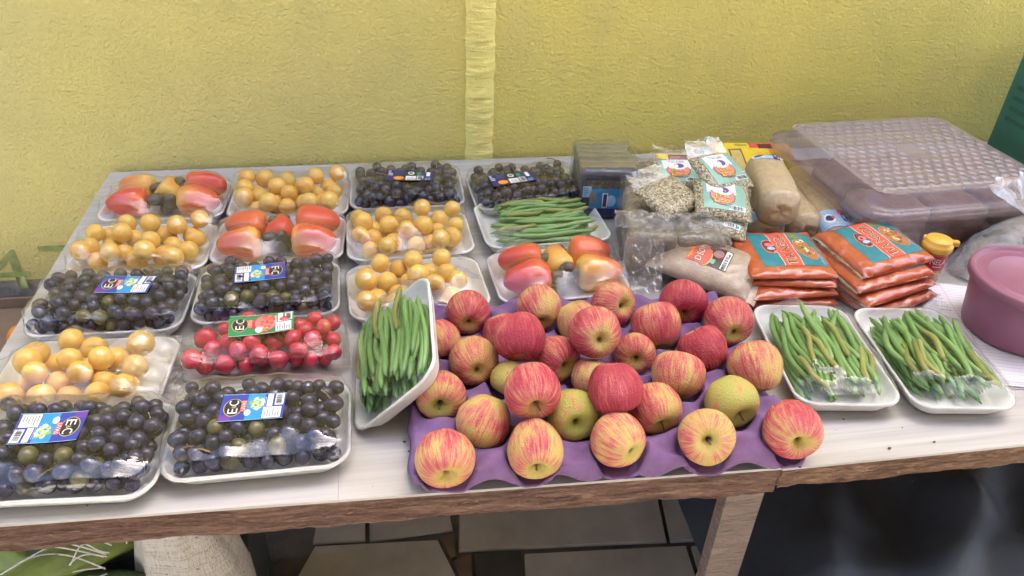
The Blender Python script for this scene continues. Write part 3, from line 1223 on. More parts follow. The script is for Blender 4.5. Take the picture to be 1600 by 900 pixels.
obj("film_end", grid_me("film_end", loose, 30, 36, M_BAG), pp)

# ------------------------------------------------------------------ green beans
M_BEAN = fruit_mat("green_bean_skin", [(.25, (.11, .24, .065)), (.55, (.18, .35, .11)), (.8, (.26, .42, .15)), (.97, (.36, .43, .17))], .38, 9, None, None, .05, .35)
M_BEAND = fruit_mat("old_bean_skin", [(.25, (.17, .20, .05)), (.6, (.28, .29, .08)), (.9, (.36, .33, .12))], .45, 9, None, None, .05, .3)


def bean_me(seed, L, bend, mat=None):
    rs = random.Random(seed)
    n = 14
    path, rad = [], []
    for i in range(n + 1):
        t = i / n
        x = (t - .5) * L
        y = bend * (math.sin(t * math.pi) - .5) + .002 * math.sin(t * 7 + seed)
        z = .0015 * math.sin(t * 5 + seed * 2)
        path.append((x, y, z))
        r = .0042 * (1 + .07 * math.sin(t * 40 + seed))
        if t < .1:
            r *= .18 + .82 * (t / .1) ** .7
        if t > .92:
            r *= .15 + .85 * ((1 - t) / .08) ** .7
        rad.append(r)
    v, f = tube(path, rad, 7)
    return mesh_data("bean", v, f, mat or M_BEAN), path, rad


BEANS = [bean_me(s, .118 + .012 * (s % 4), (-.013, -.005, .004, .010, .017)[s % 5]) for s in range(8)]
BEANSD = [bean_me(s, .07 + .008 * (s % 3), .006, M_BEAND) for s in (11, 12, 13)]


def bean_bundle(root, n, seed, hw, hd, z0, f=None, spread=8, dull=0, xr=.02, dullspan=(0, .08), per=.72):
    rs = random.Random(seed)
    res = .003
    H = {}

    def key(x, y):
        return (int(round(x / res)), int(round(y / res)))
    for i in range(n):
        dl = i >= n - dull
        me, path, rad = rs.choice(BEANSD if dl else BEANS)
        best = None
        for _ in range(10):
            a = R(rs.gauss(0, spread * (3 if dl else 1))) + (math.pi if rs.random() < .5 else 0)
            x = rs.uniform(*dullspan) if dl else rs.uniform(-xr, xr)
            y = rs.uniform(-hd, hd)
            ca, sa = math.cos(a), math.sin(a)
            P = [(x + p[0] * ca - p[1] * sa, y + p[0] * sa + p[1] * ca) for p in path]
            if max(abs(q[0]) for q in P) > hw or max(abs(q[1]) for q in P) > hd + .010:
                continue
            hs = sorted(H.get(key(*q), z0) for q in P)
            z = hs[int(per * (len(hs) - 1))] + .0042
            z_c = z + 6 * max(0, abs(y) / hd - .6) * .004
            if best is None or z_c < best[0]:
                best = (z_c, z, x, y, a, P)
        if not best:
            continue
        _, z, x, y, a, P = best
        obj("bean", me, root, (x, y, z), (0, rs.uniform(-.03, .03), a))
        for q, r in zip(P, rad):
            for ox in (-1, 0, 1):
                for oy in (-1, 0, 1):
                    k = key(q[0] + ox * res, q[1] + oy * res)
                    dd = math.hypot(ox, oy) * res
                    top = z + math.sqrt(max(0, r * r - dd * dd)) * .9
                    H[k] = max(H.get(k, z0), top)
            if f:
                f.ball((q[0], q[1], z), max(r, .002))


def bean_pack(label, pos, rot, seed, n=46, spread=7, dull=0, mat=None, tilt=None, w=.228, d=.146, dullspan=(0, .07)):
    root = thing("green_bean_pack", label, "bean pack", pos, R(rot), "film wrapped trays of green beans")
    if tilt:
        root.rotation_mode = 'QUATERNION'
        root.rotation_quaternion = tilt
    obj("foam_tray", foam_tray_me(w, d, seed), root)
    f = Field(w, d)
    bean_bundle(root, n, seed, w / 2 - .010, d / 2 - .019, .005, f, spread, dull, dullspan=dullspan)
    f.solve()
    f.film(mat or M_FILMW, root, seed, wr=.0011)
    return root


bean_pack("green bean pack at the back, beans lying along the wall direction", place(at(FL=(747, 392), FR=(951, 386), BR=(933, 302), BL=(747, 311)), 3, .228, .168), 3, 41, 88, 4, 6, d=.168, dullspan=(-.06, .06))
bean_pack("green bean pack lying between the apple tray and the rightmost bean pack", Vector((.603, .776, TABLE + .0004)), 262.5, 42, 88, 4, 6)
bean_pack("rightmost green bean pack, its film crinkled, beside the notebook", Vector((.757, .751, TABLE + .0004)), 263, 43, 88, 5, 5)
tm = Matrix(((0, -.707, -.707), (1, 0, 0), (0, -.707, .707)))
# local x runs away from the viewer, local z up and to the left
lx, lz = Vector((.03, .999, .02)).normalized(), None
lz = Vector((-.70, .0, .714))
lz = (lz - lx * lz.dot(lx)).normalized()
ly = lz.cross(lx)
tm = Matrix((lx, ly, lz)).transposed()
leanc = Vector((-.004, .812, TABLE + .052)) - lz * RIM
bean_pack("green bean pack tilted up on its side against the purple apple tray", leanc + Vector((0, 0, .004)), 0, 44, 78, 5, 3, tilt=tm.to_quaternion(), w=.215, d=.146)

# ------------------------------------------------------------------ apples on the purple pulp tray
def apple_mat():
    b = NB("apple_skin")
    v = b.coords()
    oi = b.n('ObjectInfo')
    cs = b.n('SeparateColor')
    b.l(oi.outputs['Color'], cs.inputs[0])
    blush, green = cs.outputs[0], cs.outputs[1]
    w = b.math('MULTIPLY', cs.outputs[2], 83.0)
    sx = b.n('SeparateXYZ')
    b.l(v, sx.inputs[0])
    rr = b.math('SQRT', b.math('ADD', b.math('MULTIPLY', sx.outputs[0], sx.outputs[0]), b.math('MULTIPLY', sx.outputs[1], sx.outputs[1])))
    rs = b.math('MAXIMUM', rr, .05)
    cv = b.n('CombineXYZ')
    b.l(b.math('DIVIDE', sx.outputs[0], rs), cv.inputs[0])
    b.l(b.math('DIVIDE', sx.outputs[1], rs), cv.inputs[1])
    b.l(sx.outputs[2], cv.inputs[2])
    # stripes run from stalk to calyx
    st = b.noise(b.mapping(cv.outputs[0], (11, 11, 1.5)), 1.0, 3, .65, .35, w)
    st2 = b.noise(b.mapping(cv.outputs[0], (34, 34, 5.5)), 1.0, 2, .6, .2, w)
    big = b.noise(v, 1.05, 2, .5, 0, w)
    fine = b.noise(v, 14, 4, .7, 0, w)
    t = b.math('ADD', b.math('MULTIPLY', st, 1.25), b.math('MULTIPLY', st2, .38))
    t = b.math('ADD', t, b.math('MULTIPLY', big, 1.1))
    t = b.math('ADD', t, b.math('MULTIPLY', fine, .25))
    t = b.math('ADD', b.math('SUBTRACT', t, 1.46), b.math('MULTIPLY', b.math('SUBTRACT', blush, .5), .78))
    # paler towards both hollows
    ed = b.ramp(rr, [(.16, (.42,) * 3), (.62, (0,) * 3)])
    t = b.math('SUBTRACT', t, ed)
    basec = b.mix(green, (.64, .45, .14), (.45, .46, .105))
    red = b.ramp(b.math('ADD', t, .5), [(.12, (.64, .45, .14)), (.34, (.65, .32, .145)), (.50, (.60, .18, .14)), (.72, (.50, .065, .088)), (1.0, (.36, .024, .052))])
    msk = b.ramp(b.math('ADD', t, .5), [(.10, (0,) * 3), (.40, (1,) * 3)])
    c = b.mix(msk, basec, red)
    vo = b.n('TexVoronoi', i_Scale=11.0)
    b.l(v, vo.inputs['Vector'])
    c = b.mix(b.ramp(vo.outputs['Distance'], [(.07, (.55,) * 3), (.12, (0,) * 3)]), c, (.70, .50, .26))
    # rusty scuffs and bruises
    ru = b.ramp(b.noise(v, 2.4, 5, .7, .5, w), [(.70, (0,) * 3), (.76, (1,) * 3)])
    c = b.mix(b.math('MULTIPLY', ru, .45), c, (.22, .14, .07))
    # russet in the stalk hollow, dark calyx
    c = b.mix(b.ramp(rr, [(.05, (.95,) * 3), (.15, (0,) * 3)]), c, (.10, .075, .03))
    b.set(Base_Color=c, Roughness=b.ramp(fine, [(.3, (.17,) * 3), (.7, (.28,) * 3)]), Specular_IOR_Level=.42, Subsurface_Weight=.08, Subsurface_Radius=(.6, .25, .1), Subsurface_Scale=.06,
          Normal=b.bump(fine, .003))
    return b.m


M_APPLE = apple_mat()
M_STEM = simple("apple_stalk", (.16, .10, .045), .7, .25, 300)


def apple_me(seed, h=1.0, lob=.03, cone=0.0):
    ctl = [(0, -.60), (.06, -.61), (.15, -.68), (.27, -.77), (.43, -.80), (.62, -.72), (.82, -.50), (.96, -.16), (1, .12), (.97, .38), (.87, .62), (.70, .79), (.52, .86), (.36, .84), (.22, .74), (.11, .60), (.05, .50), (0, .46)]
    prof = []
    n = len(ctl)
    for i in range(n - 1):
        p0, p1, p2, p3 = (Vector(ctl[max(0, min(n - 1, k))]) for k in (i - 1, i, i + 1, i + 2))
        for t in (0, .5):
            prof.append(.5 * ((2 * p1) + (p2 - p0) * t + (2 * p0 - 5 * p1 + 4 * p2 - p3) * t * t + (3 * p1 - p0 - 3 * p2 + p3) * t ** 3))
    prof.append(Vector(ctl[-1]))
    seg = 36
    vs_, fs = [], []
    for p in prof:
        for k in range(seg):
            a = 2 * math.pi * k / seg
            r = max(0.002, p[0])
            r *= 1 - cone * max(0, -p[1]) * .5
            lo = lob * math.cos(5 * a + seed) * max(0, -p[1] + .1) + .045 * fbm(math.cos(a) * .8 + seed * 3, math.sin(a) * .8, p[1] * .7, 2)
            r *= 1 + lo
            z = p[1] * h * (1 + .05 * math.cos(a + seed))
            vs_.append((r * math.cos(a), r * math.sin(a), z))
    for i in range(len(prof) - 1):
        for k in range(seg):
            a, b_ = i * seg + k, i * seg + (k + 1) % seg
            fs.append((a, b_, b_ + seg, a + seg))
    return mesh_data("apple", vs_, fs, M_APPLE)


APPLES = [apple_me(1, 1.0), apple_me(4, .94), apple_me(7, 1.04, .035, .12), apple_me(9, .97, .04, .05)]
CONE = apple_me(3, 1.15, .05, .38)
v_, f_ = tube([(0, 0, .42), (.01, .0, .62), (.03, .02, .82), (.07, .03, 1.0)], [.035, .03, .03, .045], 6)
STALK = mesh_data("stalk", v_, f_, M_STEM)

# px, py, radius px, layer, hollow (dx, dy in radii, image axes) or None, end shown, stalk, blush, green, label
AP = [
    (732, 490, 35, 0, (.03, .50), 'c', 0, .66, .1, "red apple at the back left of the purple tray, hollow facing front"),
    (683, 529, 36, 0, None, 'c', 0, .30, .2, "dull orange apple at the tray's left edge, tucked behind leaning beans"),
    (844, 483, 35, 0, (.18, .68), 'c', 0, .28, .35, "yellowish brown striped apple at the tray's back edge before cashew pack"),
    (955, 475, 35, 0, (.72, .12), 's', 0, .52, .45, "back edge apple lying sideways, its deep stalk hollow turned right"),
    (902, 500, 34, 0, None, 'c', 0, .38, .1, "pale orange apple mostly hidden behind the pink upper apple"),
    (930, 521, 41, 1, (.25, .42), 'c', 0, .60, .1, "pinkish upper layer apple with small dark hollow facing front"),
    (811, 525, 40, 1, (.1, .95), 's', 0, .92, .1, "deep red upper layer apple sitting left of the pink one"),
    (786, 517, 33, 0, None, 'c', 0, .7, .1, "red apple barely showing behind the deep red upper apple"),
    (744, 566, 39, 0, (.15, .48), 'c', 0, .44, .2, "russet orange apple on the left, behind the striped cream apple"),
    (870, 559, 37, 0, (.55, .50), 's', 0, .55, .1, "orange red apple wedged right below the pink upper apple"),
    (689, 615, 39, 0, (-.03, .55), 's', 1, .34, .75, "green and red striped apple with stalk at the tray's left edge"),
    (797, 590, 33, 0, None, 'c', 0, .12, .75, "yellow green apple hidden behind the large two-tone upper apple"),
    (831, 607, 45, 1, (.22, .76), 's', 1, .62, .35, "large upper apple, red above and green below, stalk pointing down"),
    (895, 647, 41, 0, (.18, .46), 's', 0, .02, 1.0, "plain green apple in the front half with a dark stalk hollow"),
    (757, 655, 43, 0, None, 'c', 0, .30, .35, "cream apple with thin pink stripes, second from the left front corner"),
    (695, 712, 47, 0, (.08, .84), 's', 0, .42, .25, "peach coloured apple in the front left corner of the purple tray"),
    (835, 696, 44, 0, (.12, .86), 's', 1, .32, .45, "tall pear-shaped apple at the front edge, stalk hanging over tray"),
    (968, 689, 44, 0, (.62, .52), 'c', 0, .42, .3, "pink and yellow apple at the front edge with dark open calyx"),
    (961, 604, 43, 1, None, 'c', 0, .98, .0, "crimson upper layer apple right of centre without any hollow showing"),
    (922, 586, 31, 0, None, 'c', 0, .25, .1, "small yellow orange apple peeping left of the crimson upper apple"),
    (992, 550, 32, 0, (.1, .45), 's', 0, .45, .35, "red streaked apple right behind the crimson one, stalk hollow up"),
    (1068, 471, 38, 0, (.02, .72), 's', 1, .92, .35, "bright crimson apple at the back edge below the brown powder bag"),
    (1026, 511, 39, 0, (.2, .95), 'c', 0, .50, .35, "oval red and yellow apple in the second row from the back"),
    (1140, 504, 39, 0, (.25, .56), 'c', 0, .58, .25, "pink orange apple at the tray's back right corner"),
    (1099, 546, 38, 0, (-.42, -.90), 's', 1, .82, .05, "brick red apple whose stalk sticks up toward the back"),
    (1060, 588, 42, 0, (-.1, .95), 'c', 0, .36, .45, "yellow apple with red streaks right of the crimson upper apple"),
    (1180, 576, 42, 0, (.2, .97), 'c', 0, .34, .3, "yellow and pink apple at the tray's right edge beside bean pack"),
    (1140, 625, 42, 0, (.5, .74), 's', 1, .0, .9, "smooth green apple at the right with its stalk low down"),
    (1024, 635, 41, 0, (.28, .84), 's', 1, .40, .3, "pale apple with one bold red stripe, behind the front row"),
    (1103, 681, 44, 0, (.14, .2), 's', 1, .26, .15, "cream striped apple at the front with stalk pointing at viewer"),
    (1236, 668, 45, 0, (.32, .60), 's', 0, .56, .35, "pink striped apple alone on the tray's front right corner"),
]
APPOS = []
for i, (px, py, rp, lay, hol, end, stk, bl, gr, lab) in enumerate(AP):
    r = .034
    for _ in range(6):
        zc = .013 + r * .88 + (.040 if lay else 0)
        p = T(px, py, zc)
        r = rp / F_PX * depth(p)
    APPOS.append([p, r])
# push apart what overlaps
for _ in range(60):
    for i in range(len(AP)):
        for j in range(i):
            a, b_ = APPOS[i], APPOS[j]
            dv = a[0] - b_[0]
            gap = (a[1] + b_[1]) * .93 - dv.length
            if gap > 0:
                n = dv.normalized()
                wi, wj = .5, .5
                if AP[i][3] != AP[j][3]:
                    wi, wj = (1, 0) if AP[i][3] else (0, 1)
                else:
                    n = Vector((n.x, n.y, 0)).normalized()
                a[0] = a[0] + n * gap * wi * .6
                b_[0] = b_[0] - n * gap * wj * .6
for i, (px, py, rp, lay, hol, end, stk, bl, gr, lab) in enumerate(AP):
    p, r = APPOS[i]
    vd = (CAM - p).normalized()
    right = CR
    up = vd.cross(right).normalized()
    right = up.cross(vd)
    if hol:
        s = min(.98, math.hypot(*hol))
        ax = right * hol[0] - up * hol[1] + vd * math.sqrt(max(.02, 1 - s * s))
    else:
        ax = -vd * .55 + Vector((rnd.uniform(-.4, .4), rnd.uniform(-.3, .3), 1.0))
    ax.normalize()
    if end == 'c':
        ax = -ax
    qt = ax.to_track_quat('Z', 'Y') @ Matrix.Rotation(rnd.random() * 6.28, 3, 'Z').to_quaternion()
    me = CONE if 'pear' in lab else APPLES[i % 4]
    o = thing("apple", lab, "apple", p, 0, "apples on the purple pulp tray", me)
    o.rotation_mode = 'QUATERNION'
    o.rotation_quaternion = qt
    o.scale = (r,) * 3
    o.color = (bl, gr, (i * .137) % 1, 1)
    if stk:
        obj("stalk", STALK, o, (0, 0, 0), (0, 0, 0))


def pulp_tray():
    b = NB("purple_pulp")
    v = b.coords()
    nz = b.noise(v, 40, 4)
    fi = b.noise(v, 500, 3, .7)
    c = b.ramp(nz, [(.3, (.165, .092, .205)), (.7, (.215, .125, .262))])
    c = b.mix(b.ramp(fi, [(.55, (0,) * 3), (.8, (.4,) * 3)]), c, (.30, .16, .40))
    b.set(Base_Color=c, Roughness=.9, Specular_IOR_Level=.15, Normal=b.bump(fi, .0009))
    cs = [T(655, 752, .008), T(1272, 712, .008), T(1092, 470, .02), T(645, 488, .02)]
    cx = sum(cs, Vector()) / 4
    xa = ((cs[1] - cs[0]) + (cs[2] - cs[3])).normalized()
    ang = math.atan2(xa.y, xa.x)
    W, D = .486, .348
    lows = [(p, r) for (p, r), a in zip(APPOS, AP) if not a[3]]
    ca, sa = math.cos(ang), math.sin(ang)
    cups = []
    for p, r in lows:
        dx, dy = p.x - cx.x, p.y - cx.y
        cups.append((dx * ca + dy * sa, -dx * sa + dy * ca, r))

    def hgt(x, y):
        h = .029 + .0012 * fbm(x * 30, y * 30, 2) + .007 * math.sin(x * 101) * math.sin(y * 101 + 1)
        for cx_, cy_, r in cups:
            d2 = (x - cx_) ** 2 + (y - cy_) ** 2
            if d2 < .0036:
                # the pulp stays just under each apple's underside
                zc = .013 + r * .88
                rr = r * 1.04
                if d2 < rr * rr:
                    h = min(h, max(.006, zc - math.sqrt(rr * rr - d2) * .92))
                k_ = min(1, max(0, (.037 - math.sqrt(d2)) / .012))
                h = max(.0045, min(h, h - .017 * k_ * k_ * (3 - 2 * k_)))
        return h

    NU, NV = 150, 106

    def fn(u, v_):
        x, y = (u - .5) * W, (v_ - .5) * D
        # scalloped outline
        ex = max(0, abs(u - .5) * 2 - .972) / .028
        ey = max(0, abs(v_ - .5) * 2 - .955) / .045
        e = min(1, max(ex, ey))
        s = 1 + .006 * math.sin(x * 2 * math.pi / .062 * .5) if ey > 0 else 1
        x2 = x + (.002 * math.sin(y * 100) if ex > 0 else 0) * e
        y2 = y + (.0022 * math.sin(x * 82 + 1) * e if ey > 0 else 0)
        # rounded corners
        qx, qy = abs(x2) - (W / 2 - .022), abs(y2) - (D / 2 - .022)
        if qx > 0 and qy > 0:
            L = math.hypot(qx, qy)
            if L > .022:
                x2 = math.copysign(W / 2 - .022 + qx / L * .022, x2)
                y2 = math.copysign(D / 2 - .022 + qy / L * .022, y2)
        h = hgt(x, y)
        edge = .006 + .010 * (.5 + .5 * math.sin(x * 82 + 1)) if ey > 0 else .010 + .008 * (.5 + .5 * math.sin(y * 100))
        h = max(.0042, h * (1 - e) + min(h, edge) * e)
        return (x2, y2, h)
    root = thing("apple_tray", "purple moulded pulp tray under the apples, with a wavy front rim", "fruit tray", (cx.x, cx.y, TABLE), ang, None, grid_me("apple_tray", fn, NU, NV, b.m))
    sm = root.modifiers.new("thick", 'SOLIDIFY')
    sm.thickness = .0028
    sm.offset = -1
    return root


pulp_tray()

# ------------------------------------------------------------------ packets, bags and boxes on the right half
def pillow_fn(w, d, h, seed=0, p=4.0, wr=.0012, flat=.8):
    def prof(x, y):
        u, v = min(1, abs(2 * x / w)), min(1, abs(2 * y / d))
        return math.sqrt(max(0, (1 - u ** p) * (1 - v ** p)))

    def top(x, y):
        k = prof(x, y)
        return h * .45 + h * .55 * k + wr * (1.3 - k) * fbm(x * 70 + seed, y * 70, seed, 2) + wr * .5 * fbm(x * 22, y * 22 + seed, seed, 2)

    def bot(x, y):
        return h * .45 - h * .45 * prof(x, y) ** flat

    def surf(x, y):
        e = .0015
        z = top(x, y)
        n = Vector((-(top(x + e, y) - top(x - e, y)) / (2 * e), -(top(x, y + e) - top(x, y - e)) / (2 * e), 1)).normalized()
        return (x, y, z), n
    return top, bot, surf


def pillow(name, w, d, h, mat, parent, seed=0, seal=.008, sealmat=None, p=4.0, wr=.0012, nu=34, nv=30):
    top, bot, surf = pillow_fn(w, d, h, seed, p, wr)
    vs_, fs = [], []

    def q(i, n):           # denser towards the rim
        t = i / n * 2 - 1
        return math.sin(t * math.pi / 2)
    for s in (0, 1):
        for j in range(nv + 1):
            for i in range(nu + 1):
                x, y = q(i, nu) * w / 2, q(j, nv) * d / 2
                z = top(x, y) if s == 0 else bot(x, y)
                edge = max(abs(q(i, nu)), abs(q(j, nv)))
                if edge > .999:
                    z = h * .45
                pin = 1 - .05 * (abs(2 * x / w) ** 6) * (1 - abs(2 * y / d) ** 2) * 0
                vs_.append((x * pin, y, z))
        b_ = s * (nu + 1) * (nv + 1)
        for j in range(nv):
            for i in range(nu):
                f = (b_ + j * (nu + 1) + i, b_ + j * (nu + 1) + i + 1, b_ + (j + 1) * (nu + 1) + i + 1, b_ + (j + 1) * (nu + 1) + i)
                fs.append(f if s == 0 else f[::-1])
    o = obj(name, mesh_data(name, vs_, fs, mat), parent)
    if seal:
        for sg in (-1, 1):
            def fn(u, v, sg=sg):
                x = sg * (w / 2 - .002 + u * (seal + .002))
                y = (v - .5) * d * (1 - .03 * u)
                z = h * .45 + (.0035 * fbm(y * 30, sg * 3, seed) - .006 * u) * u + .0006 * math.sin(u * 25)
                return (x, y, z)
            obj("seal", grid_me("seal", fn, 5, 26, sealmat or mat), parent)
    return o, surf


M_CLEARP = film_mat("clear_packet_film", .0016, (70, 70, 70), .3, haze=.05, hazecol=(.40, .37, .32), gain=.35)
M_CRUMP = film_mat("crumpled_clear_plastic", .0035, (38, 45, 40), .12, haze=.16, hazecol=(.60, .55, .48), gain=1.5)
M_MILKY = film_mat("milky_plastic_bag", .0035, (30, 36, 34), .3, haze=.34, hazecol=(.74, .72, .72), gain=.9)
M_SPICE = simple("annatto_packet", (.46, .095, .035), .30, .10, 40, .0022, 60, col2=(.38, .065, .025), coat=.6)


def orient(o, rx, ry, rz):
    o.rotation_euler = (R(rx), R(ry), R(rz))


def spice_packet(label, loc, rot, seed, w=.146, d=.128, h=.018):
    root = thing("spice_packet", label, "spice packet", loc, 0, "orange spice packets")
    orient(root, *rot)
    o, surf = pillow("packet", w, d, h, M_SPICE, root, seed, .010, M_CLEARP, 5.0, .0034)
    D = Design()
    D.rect(-.046, -.044, .062, .052, INK['teal'], 0, .004)
    D.rect(-.011, -.044, .020, .052, INK['pinkred'], 1, .004)
    D.rect(-.012, -.044, -.0108, .052, INK['cream'], 1.6, .004)
    D.rect(.0198, -.044, .021, .052, INK['cream'], 1.6, .004)
    D.disc(-.019, .010, .0125, .020, INK['lightred'], 1.2, 22)
    D.disc(-.019, .010, .0110, .0185, INK['maroon'], 2, 22)
    D.disc(-.018, .014, .008, .006, INK['pink'], 3, 14)
    D.disc(-.018, .004, .007, .004, INK['skyblue'], 3, 14)
    for dx, dy in ((-.0007, 0), (.0007, 0), (0, .0007), (0, -.0007)):
        D.text("TIA NEGA", .0045 + dx, .003 + dy, .086, .0165, INK['cream'], 2.2, R(90))
    D.text("TIA NEGA", .0045, .003, .085, .0155, INK['black'], 3.4, R(90))
    D.disc(.040, .002, .0165, .030, INK['lightred'], 1.2, 26, 3, R(12))
    D.disc(.040, .002, .0155, .0288, INK['food'], 2, 26, 3, R(12))
    D.blobs(.040, .006, .0115, .021, [INK['orange'], INK['salad'], INK['cream'], INK['pinkred'], INK['brown']], 40, .0034, 2.3, seed)
    D.rect(.026, .034, .050, .048, INK['salad'], 1, .004, -.012)
    D.lines(.055, -.040, .060, .02, INK['skyblue'], 2, 1.5, False, 4)
    D.drape("print", surf, root, off=.0005)
    return root


SA = (.632, .983)
spice_packet("lowest orange spice packet of the left stack, only its front edge showing", (SA[0] + .002, SA[1] - .012, TABLE + .0006), (0, 0, -4), 1)
spice_packet("second lowest orange spice packet in the left stack behind the bean pack", (SA[0] - .003, SA[1] - .010, TABLE + .016), (0, 1, 1), 2)
spice_packet("third orange spice packet up, right under the left stack's top one", (SA[0] + .004, SA[1] + .002, TABLE + .031), (1, 0, -9), 3)
spice_packet("top orange spice packet of the left stack with its full teal print showing", (SA[0] + .002, SA[1] + .006, TABLE + .046), (3, 1, -4), 4)
SB = (.785, .962)
spice_packet("bottom orange spice packet of the right stack, poking toward the bean pack", (SB[0] + .006, SB[1] - .022, TABLE + .0006), (0, -2, 20), 5, .15, .125, .019)
spice_packet("second orange spice packet of the right stack, twisted toward the jar", (SB[0] + .002, SB[1] - .012, TABLE + .019), (0, -2, 16), 6, .15, .125, .019)
spice_packet("third orange spice packet of the right stack, just under its top", (SB[0] + .000, SB[1] - .000, TABLE + .038), (2, -3, 10), 7, .15, .125, .019)
spice_packet("top orange spice packet of the right stack, left of the yellow lidded jar", (SB[0] + .008, SB[1] + .018, TABLE + .055), (5, -2, 13), 8, .145, .122, .022)

# brown powder bag
M_POWD = simple("brown_powder_bag", (.40, .30, .215), .45, .12, 50, .0008, 260, coat=.25)


def powder_bag():
    root = thing("powder_bag", "bag of brown powder with red and black label, leaning on the bale", "powder bag", (.512, .992, TABLE + .030))
    root.rotation_euler = (R(16), R(4), R(-38))
    o, surf = pillow("bag", .155, .098, .034, M_POWD, root, 21, .014, M_POWD, 3.2, .0025)
    D = Design()
    D.rect(-.034, -.020, .032, .024, INK['black'], 0, .004)
    D.rect(-.034, -.020, -.006, .024, INK['pinkred'], 1, .004)
    D.disc(-.006, -.004, .010, .0195, INK['gold'], .6, 20)
    D.disc(-.0075, -.004, .0098, .0190, INK['pinkred'], 1.4, 20)
    D.text("TEMPERO", -.0300, .002, .038, .0048, INK['yellow'], 2.4, R(90))
    for e in (-.0007, .0007):
        D.text("D'BOM", -.0165 + e, .002 + e, .0375, .0120, INK['black'], 2.4, R(90))
    D.text("D'BOM", -.0165, .002, .0365, .0110, INK['cream'], 3.6, R(90))
    D.disc(.011, .010, .0085, .0085, INK['pinkred'], 1, 18)
    D.disc(.011, .010, .006, .006, INK['grey'], 2, 18)
    D.rect(.004, -.014, .010, -.004, INK['mint'], 1)
    D.rect(.021, -.018, .0305, .022, INK['white'], 1)
    D.bars(.0225, -.0165, .0290, .012, INK['black'], 2, 16, False)
    D.drape("label", surf, root, off=.0008)
    return root


powder_bag()


# seed packets (fennel) heaped on the wrapped bale
def seed_mat():
    b = NB("fennel_seeds")
    v = b.coords()
    ws = b.noise(v, 60, 2)
    vo = b.n('TexVoronoi', i_Scale=1.0, i_Randomness=1.0)
    b.l(b.mapping(v, (250, 560, 400), (0, 0, .6)), vo.inputs['Vector'])
    v2 = b.n('TexVoronoi', i_Scale=1.0, i_Randomness=1.0)
    b.l(b.mapping(v, (560, 250, 400), (0, 0, .2), (3, 3, 1)), v2.inputs['Vector'])
    s = b.n('SeparateColor')
    b.l(b.mix(b.math('GREATER_THAN', ws, .5), vo.outputs['Color'], v2.outputs['Color']), s.inputs[0])
    c = b.ramp(s.outputs[0], [(.05, (.11, .09, .05)), (.35, (.33, .27, .15)), (.7, (.52, .44, .29)), (.95, (.66, .60, .46))])
    h = b.math('ADD', b.math('MULTIPLY', vo.outputs['Distance'], -.6), b.math('MULTIPLY', s.outputs[1], .5))
    b.set(Base_Color=c, Roughness=.5, Coat_Weight=.35, Coat_Roughness=.15, Normal=b.bump(h, .003))
    return b.m


M_SEED = seed_mat()
seedgroup = "fennel seed packets heaped on the bale"


def seed_packet(label, loc, rot, seed, lab=True, w=.096, d=.086, h=.024, lw=1.0):
    root = thing("seed_packet", label, "seed packet", loc, 0, seedgroup)
    root.rotation_euler = tuple(R(a) for a in rot)
    o, surf = pillow("bag", w, d, h, M_SEED, root, seed, 0, None, 3.0, .0016)

    def fn(u, v):
        y = d / 2 - .004 + u * .034
        x = (v - .5) * w * (1 - .12 * u)
        return (x, y, h * .45 + .012 * u + .005 * fbm(x * 30, u * 3, seed) * u)
    obj("bag_end", grid_me("bag_end", fn, 12, 16, M_CLEARP), root)
    if lab:
        D = Design()
        X, Y = .036, .032
        D.rect(-X, -Y, X, Y, INK['mint'], 0, .004)
        D.rect(-X + .006, .002, .020, Y - .001, INK['white'], 1, .004)
        D.disc(-.004, -.004, .022, .020, INK['brown'], 1.6, 22)
        D.disc(-.004, -.003, .0205, .0185, INK['pink'], 2.2, 22)
        D.disc(-.004, .009, .018, .011, INK['white'], 2.6, 20)
        D.disc(-.001, .010, .009, .007, INK['purple'], 3.2, 14)
        D.disc(-.006, .009, .0035, .005, INK['white'], 4, 10)
        D.text("Tia Lea", -.005, .0245, .030, .0070, INK['purple'], 3)
        for e in (-.0006, .0006):
            D.text("Erva", -.004 + e, -.0045 + e, .024, .0085, INK['brown'], 4.4)
            D.text("Doce", -.004 + e, -.0150 + e, .030, .0095, INK['brown'], 4.4)
        D.text("Erva", -.004, -.0045, .024, .0080, INK['yellow'], 5.4)
        D.text("Doce", -.004, -.0150, .029, .0090, INK['yellow'], 5.4)
        D.disc(.005, -.0215, .0055, .003, INK['grey'], 4, 12)
        D.rect(.006, -Y + .001, X - .002, -Y + .010, INK['white'], 1)
        D.bars(.009, -Y + .002, X - .004, -Y + .009, INK['black'], 2, 12)
        D.drape("label", surf, root, off=.0008, lift=.00022)
    return root


zb = .096
p = T(1064, 274, zb)
seed_packet("seed packet with white and mint label at the heap's back left", (p.x, p.y + .01, TABLE + zb - .014), (12, 0, -8), 31, True)
p = T(1122, 344, .075)
seed_packet("lowest labelled seed packet, its mint print half under the one above", (p.x, p.y, TABLE + .074), (16, 8, -24), 33, True)
p = T(1045, 303, .11)
seed_packet("unlabelled bag of pale fennel seeds at the front left of the heap", (p.x, p.y, TABLE + .092), (14, -4, 28), 32, False, .092, .084, .028)
p = T(1127, 310, .11)
seed_packet("mint labelled seed packet in the middle, below the heap's topmost packet", (p.x, p.y, TABLE + .098), (18, 6, -12), 34, True)
p = T(1124, 266, .135)
seed_packet("topmost mint labelled seed packet of the heap, tilted toward the viewer", (p.x, p.y, TABLE + .122), (22, 4, 22), 35, True)

# bale of herb bricks wrapped in crumpled clear plastic
M_HERB = simple("dried_herb", (.24, .195, .13), .8, .3, 70, .004, 160, col2=(.10, .075, .05))


